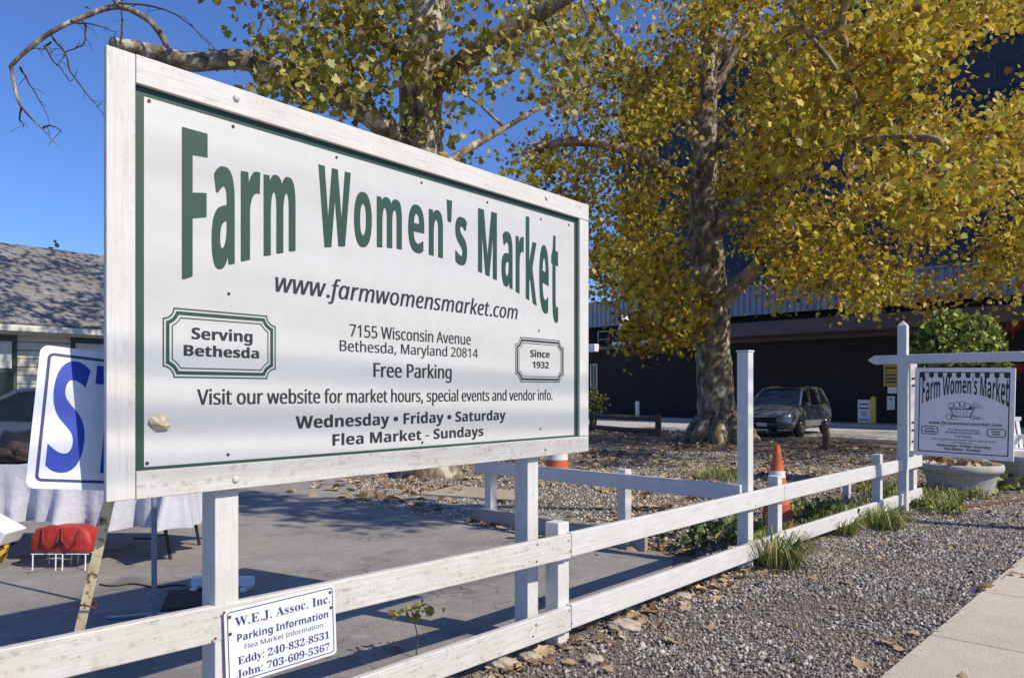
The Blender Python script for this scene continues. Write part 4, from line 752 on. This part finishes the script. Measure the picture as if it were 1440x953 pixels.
# ------------------------------------------------------------------ trees
def smooth_path(pts, rad, k=5):
    pts = [Vector(p) for p in pts]; out = []; ro = []
    for i in range(len(pts) - 1):
        p0, p1, p2, p3 = pts[max(i - 1, 0)], pts[i], pts[i + 1], pts[min(i + 2, len(pts) - 1)]
        for j in range(k):
            t = j / k; out.append(.5 * ((2 * p1) + (p2 - p0) * t + (2 * p0 - 5 * p1 + 4 * p2 - p3) * t * t + (3 * p1 - p0 - 3 * p2 + p3) * t ** 3)); ro.append(rad[i] + (rad[i + 1] - rad[i]) * t)
    return out + [pts[-1]], ro + [rad[-1]]
def grow(clusters, skel, br, rmax=.035):
    """join every leaf cluster to the nearest limb or twig with a curved twig"""
    sk_ = np.array([p[:] for p, _ in skel]); sr = np.array([r for _, r in skel]); cl_ = np.array(clusters); order = np.argsort([np.min(np.sum((sk_ - c) ** 2, 1)) for c in cl_])
    for i in order:
        c = cl_[i]; d = np.sum((sk_ - c) ** 2, 1); j = int(np.argmin(d)); a = Vector(sk_[j]); b = Vector(c); Ld = (b - a).length
        if Ld < .05: continue
        m = a.lerp(b, .5) + Vector((random.uniform(-1, 1), random.uniform(-1, 1), random.uniform(-.2, 1.0))) * Ld * .14; r0 = min(sr[j] * .7, rmax * (.4 + .25 * Ld)); r0 = max(r0, .007)
        pts = [a, a.lerp(m, .5) * .97 + (a.lerp(m, .5)) * .03, m, m.lerp(b, .55), b]; rr = [r0, r0 * .85, r0 * .7, r0 * .5, max(.004, r0 * .3)]; br.tube(pts, rr, 5, cap=False)
        sk_ = np.concatenate([sk_, [list(p) for p in pts[2:]]]); sr = np.concatenate([sr, rr[2:]])
def make_tree(name, base, label, limbs, clusters, per, lsize, spread, mats, group=None, trunk_n=18):
    t = thing(name, base, label, 'tree', group); skel = []; tr = MB(); lm = MB()
    for i, (pts, rad) in enumerate(limbs):
        p, r = smooth_path(pts, rad)
        (tr if i == 0 else lm).tube(p, r, trunk_n if i == 0 else 10, jit=.13 if i == 0 else .16); skel += [(q, s) for q, s in zip(p, r)][(8 if i == 0 else 3):]
    tr.build('trunk', mats[0], t, smooth=True)
    if limbs[1:]: lm.build('limbs', mats[1], t, smooth=True)
    br = MB(); grow(clusters, skel, br, .05)
    if br.v: br.build('twigs', mats[1] if name == 'sycamore_tree' else M['twig'], t, smooth=True)
    cs = np.repeat(np.array(clusters), per, axis=0); pos = cs + rng.normal(0, spread, cs.shape) * np.array([1, 1, .75]); leaves('crown', pos, rng.uniform(lsize * .65, lsize * 1.2, len(pos)), mats[2], t, tuple(base)); return t
def frust(n, box, Y0, Y1, ok):
    """leaf-cluster centres filling a deep volume of the crown"""
    out = []
    while len(out) < n:
        px = random.uniform(box[0], box[2]); py = random.uniform(box[1], box[3]); Y = random.uniform(Y0, Y1)
        if ok(px, py, Y): out.append(P(px, py, Y)[:])
    return out
nz3 = lambda x, y, s, q=0: math.sin(x / s + q) * math.sin(y / s * 1.3 + q * 2.1) + .6 * math.sin(x / s * 2.3 + y / s * 1.9 + q)
# tree behind the sign
Y = 12.5; ba = G(603, 672); limbs = [
 ([ba + Vector((0, 0, -.1)), P(602, 640, Y), P(600, 480, Y), P(598, 330, Y), P(594, 215, Y), P(592, 120, Y), P(598, 40, Y), P(606, -40, Y), P(615, -220, Y)], [.55, .42, .37, .36, .34, .35, .30, .26, .15]),
 ([P(585, 225, Y), P(545, 183, 12.2), P(470, 132, 11.7), P(400, 100, 11.3), P(330, 84, 11.0), P(270, 88, 10.8), P(210, 72, 10.6), P(156, 62, 10.5)], [.2, .17, .155, .15, .14, .125, .10, .085]),
 ([P(602, 130, Y), P(640, 96, 12.2), P(700, 52, 11.8), P(760, 18, 11.5), P(840, -30, 11.0), P(980, -120, 10.5)], [.18, .16, .14, .12, .09, .04]),
 ([P(594, 80, Y), P(556, 66, 12.2), P(515, 22, 12), P(470, -30, 11.8), P(400, -120, 11.5)], [.2, .16, .12, .1, .05]),
 ([P(604, 30, Y), P(640, -30, 12.8), P(700, -150, 13)], [.16, .12, .05]),
 ([P(596, 260, Y), P(650, 215, 12.9), P(710, 180, 13.4), P(760, 150, 13.8)], [.09, .07, .05, .03]),
 ([P(236, 74, 10.7), P(228, 52, 10.6), P(205, 26, 10.5), P(165, 10, 10.4), P(115, 25, 10.3), P(65, 50, 10.2), P(20, 88, 10.1), P(17, 102, 10.1), P(25, 140, 10.1), P(38, 160, 10.1), P(60, 182, 10.1), P(82, 205, 10.1)], [.045, .042, .04, .036, .033, .03, .026, .024, .018, .014, .009, .005])]
def okA(px, py, Y):
    e = ((px - 600) / 250) ** 2 + ((py + 40) / 300) ** 2
    if px < 370 + 30 * math.sin(py / 30): return False
    if abs(px - 597) < 42 and Y < 13 and py > -40: return False
    return e < 1 and nz3(px, py, 45, 1) > .0 + (.35 if py > 110 else 0) - .2 * (Y > 13)
clA = frust(190, (350, -330, 860, 260), 9.6, 15.5, okA) + frust(9, (560, 60, 640, 215), 11.6, 12.1, lambda *a: True) + frust(45, (370, 0, 540, 130), 10.5, 12.5, lambda px, py, Y: nz3(px, py, 30, 3) > .1) + frust(150, (90, -420, 420, -45), 10, 15.5, lambda *a: True)
tA = make_tree('sycamore_tree', (ba.x, ba.y, 0), 'mottled sycamore behind the big sign with a bare broken limb reaching left', limbs, clA, 30, .108, .30, (M['bark'], M['bark'], M['leaf_olive']), 'sycamore trees with autumn leaves')
mb = MB()
for pts in ([(170, 62), (172, 30), (170, 0), (160, -30)], [(165, 12), (150, -20), (140, -60)], [(168, 5), (210, 8), (250, 22), (280, 48), (292, 62)], [(70, 48), (92, 78), (105, 110), (130, 142), (142, 155)], [(115, 28), (121, 45), (116, 65), (96, 72), (88, 80)], [(72, 60), (60, 70), (48, 68)], [(62, 66), (80, 90), (98, 115)], [(28, 95), (45, 125), (62, 155)], [(100, 30), (130, 35), (165, 45)], [(30, 150), (28, 170), (34, 176)], [(60, 180), (74, 178), (85, 185)]):
    p, r = smooth_path([P(x, y, 10.3 + .1 * math.sin(x)) for x, y in pts], np.linspace(.016, .004, len(pts)), 4); p = [q + Vector((random.gauss(0, .008), 0, random.gauss(0, .008))) for q in p]; mb.tube(p, r, 5)
    for q in p[2::2]: e_ = q + Vector((random.gauss(0, .10), random.gauss(0, .08), random.gauss(-.05, .10))); mb.tube([q, q.lerp(e_, .5) + Vector((.01, 0, .015)), e_], [.005, .004, .003], 4)
mb.build('bare_twigs', M['twig'], tA)
# the big tree
Y = 20.3; bb = G(1008, 620); bY = bb.y; bb = Vector((bb.x, Y, 0)); limbs = [
 ([bb + Vector((0, 0, -.15)), P(1008, 618, Y), P(1009, 590, Y), P(1007, 555, Y), P(1003, 500, Y), P(1000, 430, Y), P(994, 350, Y), P(990, 290, Y), P(990, 225, Y), P(993, 130, Y), P(998, 30, Y), P(1004, -90, Y), P(1010, -300, Y)], [.86, .70, .54, .47, .45, .46, .42, .38, .33, .28, .22, .16, .06]),
 ([P(1002, 440, Y), P(1040, 400, 19.8), P(1090, 350, 19), P(1150, 320, 18), P(1240, 300, 17)], [.26, .2, .15, .11, .05]),
 ([P(995, 335, Y), P(1040, 290, 19.6), P(1085, 262, 18.8), P(1150, 222, 17), P(1200, 203, 15.5), P(1260, 195, 14.5), P(1320, 198, 13.5), P(1335, 230, 13.2)], [.24, .19, .16, .13, .11, .09, .06, .03]),
 ([P(1255, 196, 14.6), P(1300, 225, 14), P(1345, 262, 13.6), P(1352, 300, 13.4), P(1348, 325, 13.4)], [.08, .07, .055, .04, .02]),
 ([P(1300, 228, 14.1), P(1350, 232, 13.6), P(1400, 228, 13.2), P(1460, 234, 13), P(1560, 220, 12.5)], [.06, .055, .05, .045, .02]),
 ([P(988, 270, Y), P(940, 240, 19.8), P(890, 215, 19), P(830, 200, 18.2), P(770, 203, 17.6), P(735, 215, 17.2)], [.22, .18, .15, .12, .09, .05]),
 ([P(992, 215, Y), P(950, 160, 20), P(905, 110, 19.6), P(870, 60, 19.2), P(838, 10, 19), P(800, -70, 18.6)], [.18, .15, .13, .11, .08, .04]),
 ([P(996, 140, Y), P(1030, 80, 20.3), P(1060, 10, 20), P(1090, -100, 20)], [.15, .12, .1, .04]),
 ([P(990, 225, Y), P(1010, 205, 20), P(1045, 205, 19.5), P(1070, 195, 19)], [.16, .13, .09, .05]),
 ([P(1195, 205, 15.6), P(1200, 165, 14.5), P(1205, 150, 13.5), P(1192, 115, 12.6), P(1188, 70, 12), P(1184, 30, 11.6), P(1192, -10, 11.2), P(1200, -80, 10.8)], [.09, .08, .075, .07, .065, .06, .055, .03]),
 ([P(1204, 150, 13.4), P(1170, 90, 12.8), P(1130, 40, 12.4), P(1100, -10, 12)], [.05, .045, .04, .02]),
 ([P(1080, 264, 18.9), P(1180, 130, 17), P(1260, 40, 16), P(1300, -60, 15.5)], [.1, .08, .06, .04]),
 ([P(1000, 400, Y), P(960, 420, 19.6), P(900, 440, 18.8)], [.12, .08, .03]),
 ([P(1000, 20, Y), P(1050, -120, 20), P(1150, -260, 19)], [.14, .1, .04]), ([P(996, 100, Y), P(1100, 20, 21.5), P(1250, -60, 23)], [.14, .1, .05])]
LIMB_B = [[(1040, 290, 19.6), (1085, 262, 18.8), (1150, 222, 17), (1200, 203, 15.5), (1260, 195, 14.5), (1320, 198, 13.5), (1335, 230, 13.2)], [(1255, 196, 14.6), (1300, 225, 14), (1345, 262, 13.6), (1352, 300, 13.4), (1348, 325, 13.4)], [(1300, 228, 14.1), (1350, 232, 13.6), (1460, 234, 13)], [(1200, 165, 14.5), (1205, 150, 13.5), (1192, 115, 12.6), (1188, 70, 12), (1184, 30, 11.6), (1192, -10, 11.2)], [(1204, 150, 13.4), (1170, 90, 12.8), (1130, 40, 12.4)]]
def shades_limb(px, py, Y):
    for L_ in LIMB_B:
        for (x0, y0, d0), (x1, y1, d1) in zip(L_, L_[1:]):
            vx, vy = x1 - x0, y1 - y0; t = max(0, min(1, ((px - x0) * vx + (py - y0) * vy) / (vx * vx + vy * vy)))
            if math.hypot(px - x0 - t * vx, py - y0 - t * vy) < 21 and Y < d0 + (d1 - d0) * t + .5: return True
    return False
def okB(px, py, Y):
    if shades_limb(px, py, Y): return False
    if px < 740 + .25 * max(0, 200 - py) * 0: return False
    low_ = np.interp(px, [740, 830, 880, 960, 1010, 1060, 1120, 1200, 1290, 1400, 1500, 1700], [280, 400, 450, 440, 405, 405, 410, 425, 425, 420, 415, 380])
    if py > low_ + 12 * math.sin(px / 17): return False
    if abs(px - 998) < (50 if py > 200 else 36) + 14 * math.sin(py / 23) and Y < 21.5 and 40 < py: return False
    if abs(py - (225 + (990 - px) * -.11)) < 16 and 770 < px < 990 and Y < 19.5: return False
    d = nz3(px, py, 48, 2) + .5 * nz3(px, py, 20, 5) + .5 * math.sin(Y * 2.2 + px / 60)
    th = -.10
    if px < 905: th = .22 if py < 210 else .0
    if px < 820 and py < 190: th = .42
    if 860 < px < 1130 and 190 < py < 415: th = -.65
    if py > 440 - .1 * abs(px - 1000): th = .2
    if 1030 < px < 1110 and py < 60: th = .5
    if px > 1330 and 25 < py < 150: th = .9 + (px - 1330) / 60
    return d > th
clB = frust(720, (740, -60, 1520, 460), 15.5, 23.5, okB) + frust(170, (1000, -420, 1600, -60), 13, 24, lambda px, py, Y: ((px - 1200) / 520) ** 2 + ((py + 40) / 420) ** 2 < 1) + frust(120, (1060, -60, 1400, 300), 11.2, 14.5, lambda px, py, Y: okB(px, py, Y) and nz3(px, py, 40, 4) > -.2) + frust(26, (885, 420, 985, 485), 18.2, 19.6, lambda *a: True) + frust(120, (1450, 120, 1900, 430), 12, 20, lambda px, py, Y: True)
tB = make_tree('sycamore_tree', (bb.x, bb.y, 0), 'huge golden leaved sycamore with mottled trunk beside the minivan', limbs, clB, 60, .108, .33, (M['bark'], M['bark_pale'], M['leaf_gold']), 'sycamore trees with autumn leaves', 22)
# root flare of the big tree
mb = MB()
for i in range(9):
    a = i * .7 + .2; q = bb + Vector((math.cos(a) * .36, math.sin(a) * .36, .75)); e = bb + Vector((math.cos(a) * 1.0, math.sin(a) * 1.0, -.06)); mb.tube([q, q.lerp(e, .45) + Vector((0, 0, -.1)), q.lerp(e, .8) + Vector((0, 0, -.07)), e], [.22, .24, .18, .10], 8, jit=.15)
mb.build('roots', M['bark'], tB, smooth=True)
# young street tree off to the right whose crown shades the lot, and distant trees
ct = Vector((7.12, 6.13, 0)); limbs = [([ct, ct + Vector((0, 0, 2)), ct + Vector((-.2, -.2, 4)), ct + Vector((-.6, -.7, 5.6)), Vector((6.5, 4.6, 7.2)), Vector((6.8, 3.8, 8.3))], [.12, .1, .09, .075, .05, .02]), ([Vector((6.52, 5.43, 5.6)), Vector((5.8, 4.9, 7.2)), Vector((5.2, 4.4, 8.3))], [.06, .04, .02])]
clC = [tuple(p) for p in ell(34, (6.86, 3.86, 8.0), (1.2, 1.0, .6), .0)] + [tuple(p) for p in ell(24, (5.2, 4.4, 8.3), (1.0, .9, .5), .0)]
make_tree('street_tree', tuple(ct), 'slim street tree by the kerb whose crown shades the asphalt', limbs, clC, 22, .14, .24, (M['bark'], M['bark_pale'], M['leaf_gold']), None, 10)
for k_, (px, py, yy, hh, lab) in enumerate(((108, 349, 34, 4.2, 'distant green tree top showing just over the house roof'),)):
    c = P(px, py, yy); limbs = [([(c.x, c.y, 0), (c.x, c.y, c.z * .5), (c.x, c.y, c.z - .6)], [.3, .22, .08])]; cl_ = [tuple(p) for p in ell(70, (c.x, c.y, c.z - 2.2), (3.2, 2.5, 2.1), .3)]; make_tree('tree', (c.x, c.y, 0), lab, limbs, cl_, 26, .2, .4, (M['bark'], M['bark'], M['leaf_dark']), None, 10)
sb_ = P(836, 604, 27.5); sb_.z = 0; cl_ = [tuple(p) for p in ell(9, (sb_.x, sb_.y, 1.0), (.35, .3, .45), .2)]; make_tree('sapling', tuple(sb_), 'thin scrubby sapling by the split rail fence next to the big sign edge', [([sb_, sb_ + Vector((.05, 0, .6)), sb_ + Vector((0, 0, 1.3))], [.06, .05, .02])], cl_, 14, .1, .15, (M['twig'], M['twig'], M['leaf_olive']), None, 8)

# ------------------------------------------------------------------ grass, weeds, fallen leaves, rocks
def tuft(c, n, h, spread, label, lean=(0, 0), group='grass tufts along the white fence', mat='grass'):
    V = []; Fc = []
    for i in range(n):
        a = random.uniform(0, 6.28); rr = spread * math.sqrt(random.random()); b = Vector((c[0] + rr * .5 * math.cos(a), c[1] + rr * .5 * math.sin(a), 0)); hh = h * random.uniform(.5, 1.15); out = Vector((math.cos(a) * random.uniform(.3, 1.7) + lean[0], math.sin(a) * random.uniform(.3, 1.7) + lean[1], 0)) * hh * .7; wd = random.uniform(.004, .0095); sdx = Vector((-math.sin(a), math.cos(a), 0)) * wd; k0 = len(V); pr = []
        for j, (f_, z_) in enumerate(((0, 0), (.18, .45), (.5, .8), (1, .78 + random.uniform(-.55, .1)))): q = b + out * f_ + Vector((0, 0, hh * z_)); w_ = 1 - j * .28; V += [q - sdx * w_, q + sdx * w_]
        Fc += [(k0 + 2 * j, k0 + 2 * j + 1, k0 + 2 * j + 3, k0 + 2 * j + 2) for j in range(3)]
    o = raw('grass_tuft', [tuple(v) for v in V], Fc, M[mat], None, (c[0], c[1], 0)); return tag(o, label, 'grass', group)
g_ = lambda px, py: tuple(G(px, py))[:2]
tuft((2.02, 5.80), 260, .30, .30, 'big shaggy grass tuft spilling over the lower rail below the tall post', (.25, -.35))
tuft(g_(1160, 733), 260, .24, .6, 'bright grass tuft behind the fence right of the traffic cone', (.1, -.1)); tuft(g_(1215, 722), 240, .2, .6, 'darker grass tuft behind the fence near its right end')
tuft(g_(1188, 752), 120, .2, .25, 'small yellow green grass tuft in front of the lower rail, left of the dark one', (.1, -.2)); tuft(g_(1238, 742), 260, .24, .42, 'dark dense grass tuft at the foot of the sign post', (.1, -.2))
tuft((2.25, 6.75), 160, .24, .3, 'grass tuft between the tall post and the traffic cone'); tuft(g_(1010, 672), 260, .2, .9, 'low grass patch behind the cross fence, left of the tall post', group='grass tufts on the gravel')
gx, gy = scatter(3000, 4.5, 7.8, 8.2, 10.4, lambda X, Y: (Y > fence_y(X) - .7 + .2 * np.sin(X * 5)) & ((X - pc.x) ** 2 + (Y - pc.y) ** 2 > .2) & (sdv(X, Y) < -.2) & (rng.random(len(X)) < .35 + .3 * np.sin(X * 4) * np.sin(Y * 5)))
pos = np.stack([gx, gy, rng.uniform(.02, .10, len(gx))], 1)[:420]; tag(leaves('ground_cover', pos, rng.uniform(.03, .08, len(pos)), M['leaf_shrub'], small=True), 'leafy green ground cover round the planters', 'ground cover', kind='stuff')
def blades(pts, h, name, label):
    n = len(pts); a = rng.uniform(0, 6.28, n); hh = h * rng.uniform(.4, 1.2, n); ln_ = rng.uniform(.3, 1.2, n) * hh; wd = rng.uniform(.004, .009, n); V = np.zeros((n, 8, 3))
    for j, (f_, z_, w_) in enumerate(((0, 0, 1), (.2, .5, .8), (.55, .85, .55), (1, .8, .1))):
        for e, sg_ in enumerate((-1, 1)):
            V[:, 2 * j + e, 0] = pts[:, 0] + np.cos(a) * ln_ * f_ - np.sin(a) * wd * w_ * sg_; V[:, 2 * j + e, 1] = pts[:, 1] + np.sin(a) * ln_ * f_ + np.cos(a) * wd * w_ * sg_; V[:, 2 * j + e, 2] = hh * z_
    Fc = np.array([(2 * j, 2 * j + 1, 2 * j + 3, 2 * j + 2) for j in range(3)])[None] + (np.arange(n) * 8)[:, None, None]; return tag(raw(name, V.reshape(-1, 3), Fc.reshape(-1, 4), M['grass']), label, 'grass', kind='stuff')
blades(np.stack([gx, gy], 1), .16, 'grass', 'short mixed grass round the two planters and the sign post')
X, Y = scatter(1500, 2.2, 5.2, 6.6, 10, lambda X, Y: (Y > fence_y(X) + .08) & (Y < fence_y(X) + .9 + .3 * np.sin(X * 4)) & (rng.random(len(X)) < .4)); blades(np.stack([X, Y], 1), .17, 'grass', 'strip of grass growing just behind the far half of the white fence')
for px, py, n, sp_, lab, m_ in ((985, 768, 150, .26, 'dark leafy weed clump behind the fence, left of the tall post', 'leaf_dark'), (1030, 765, 70, .16, 'pale leafy weed at the foot of the tall post', 'leaf_shrub'), (1135, 735, 80, .2, 'low weed beside the traffic cone base', 'leaf_dark'), (1425, 690, 60, .2, 'small bright weed between the two planters', 'leaf_shrub')):
    c = G(px, py); pos = np.array(c) + rng.normal(0, 1, (n, 3)) * np.array([sp_, sp_, 0]) + np.stack([np.zeros(n), np.zeros(n), rng.uniform(.02, .22, n)], 1); tag(leaves('weed', pos, rng.uniform(.05, .10, n), M[m_], org=tuple(c), small=True), lab, 'weed')
# seedling behind the rails
sg = G(585, 925); wd_ = thing('seedling', sg, 'thin weed seedling with a flat leafy top behind the lower rail', 'weed'); mb = MB(); tpz = .24; mb.tube([sg, sg + Vector((.01, 0, .1)), sg + Vector((-.02, 0, tpz))], [.004, .003, .002], 6); mb.build('stem', M['wood'], wd_)
n = 40; pos = np.array(sg) + np.stack([rng.normal(0, .055, n), rng.normal(0, .05, n), rng.uniform(tpz - .04, tpz + .03, n)], 1); leaves('leaf', pos, rng.uniform(.02, .045, n), M['leaf_olive'], wd_, tuple(sg), small=True)
# litter
X, Y = scatter(2600, -3, 9, 7, 26, lambda X, Y: (Y > fence_y(X) + .2) & (perp(X, Y) > .1) & (np.sin(X * 1.7 + 1) * np.sin(Y * 1.1) + rng.normal(0, .6, len(X)) > -.1)); tag(leaves('leaf_litter', np.stack([X, Y, np.full(len(X), .02)], 1), rng.uniform(.07, .14, len(X)), M['litter'], flat=True), 'dry brown leaves strewn over the gravel round the trees', 'fallen leaves', kind='stuff')
t_ = rng.uniform(0, 1, 420); side = rng.normal(.06, .14, 420); base_ = np.array([.299, 4.036]) + t_[:, None] * np.array([1.9, 2.15]) * 1.0 + side[:, None] * np.array([-.747, .665]); b2 = np.array([-1.0, 2.7]) + rng.uniform(0, 1, 160)[:, None] * np.array([1.3, 1.36]) + rng.normal(-.04, .07, 160)[:, None] * np.array([-.747, .665])
b3 = np.array([1.5, 6.3]) + rng.uniform(0, 1, 300)[:, None] * np.array([-1.9, 1.5]) + rng.normal(-.06, .07, 300)[:, None] * np.array([.628, .779]); b4 = np.array([3.2, 6.6]) + rng.normal(0, 1, (120, 2)) * np.array([.7, .6]); b5 = np.array([5.2, 8.1]) + rng.normal(0, 1, (60, 2)) * np.array([.6, .25])
cx, cy = scatter(420, .3, 6, 3.2, 8.5, lambda X, Y: (Y < fence_y(X)) & (sdv(X, Y) < .1)); tag(leaves('leaf_crumbs', np.stack([cx, cy, np.full(len(cx), .014)], 1), rng.uniform(.010, .026, len(cx)), M['litter'], flat=True, small=True), 'small broken leaf crumbs scattered over the front gravel', 'leaf crumbs', kind='stuff')
al = np.concatenate([base_, b2, b3, b4, b5]); tag(leaves('leaf_litter', np.concatenate([al, np.full((len(al), 1), .018)], 1), rng.uniform(.018, .055, len(al)) * (rng.random(len(al)) + .55), M['litter'], flat=True), 'crumbled brown leaves gathered along the fence boards', 'fallen leaves', kind='stuff')
LL = [(1250, 908, .13, 'largest tan leaf on the gravel beside the sidewalk edge'), (1268, 918, .09, 'tan leaf touching the largest one by the sidewalk'), (1285, 896, .07, 'orange leaf at the sidewalk edge near the nearest joint'), (945, 905, .11, 'pale yellow leaf on the gravel below the fence'), (1003, 888, .07, 'small tan leaf on the gravel right of the pale yellow leaf'), (1120, 930, .09, 'tan leaf lying on the gravel near the bottom of the picture'), (1212, 940, .10, 'tan leaf on the gravel at the bottom, left of the sidewalk'), (1384, 832, .13, 'tan leaf on the sidewalk edge by the farther joint'), (1142, 815, .08, 'yellow leaf on the gravel in front of the shaggy grass tuft'), (1190, 822, .09, 'curled tan leaf midway across the gravel'), (888, 775, .12, 'bright yellow leaf on the asphalt behind the upper rail'), (558, 916, .09, 'orange leaf on the asphalt beside the seedling'), (1353, 962, .06, 'leaf on the sidewalk at the bottom edge'), (1425, 812, .08, 'leaf on the sidewalk near the right edge'), (480, 684, .16, 'yellow leaf clump lying on the asphalt under the big sign'), (725, 757, .13, 'yellow brown leaf on the asphalt left of the right sign post'), (855, 945, .07, 'tan leaf among the stones below the lower rail'), (800, 935, .08, 'orange leaf at the bottom below the lower rail')]
for px, py, s, lab in LL:
    c = G(px, py); zz = .02 if px < 1290 else .03; o = leaves('fallen_leaf', np.array([[c.x, c.y, zz]]), np.array([s * .78]), M['litter'], None, (c.x, c.y, 0), flat=True); tag(o, lab, 'leaf', 'larger fallen leaves')
for px, py, r, lab in ((878, 886, .09, 'flat tan rock beside the lower rail, the largest one'), (705, 938, .07, 'pale rock at the foot of the fence under the sign'), (745, 928, .055, 'rounded pale rock next to the seedling side of the fence'), (960, 842, .06, 'grey rock in front of the lower rail right of the flat tan rock'), (835, 930, .05, 'small dark rock in the gravel below the flat tan rock')):
    c = G(px, py); mb = MB(); lump(mb, (c.x, c.y, r * .28), (r, r * .8, r * .42), amp=.12, seed=int(px)); tag(mb.build('rock', M['tan' if 'tan' in lab or 'pale' in lab else 'concrete'], org=(c.x, c.y, 0)), lab, 'rock', 'rocks along the lower rail')
ed = MB(); q = [G(1345, 716), G(1385, 712), G(1440, 704), G(1500, 697)]; ed.tube([v + Vector((0, 0, .02)) for v in q], .02, 8); tag(ed.build('edging_rod', M['rust'], org=q[0]), 'dull red edging rod lying between the ground cover and the gravel', 'edging')
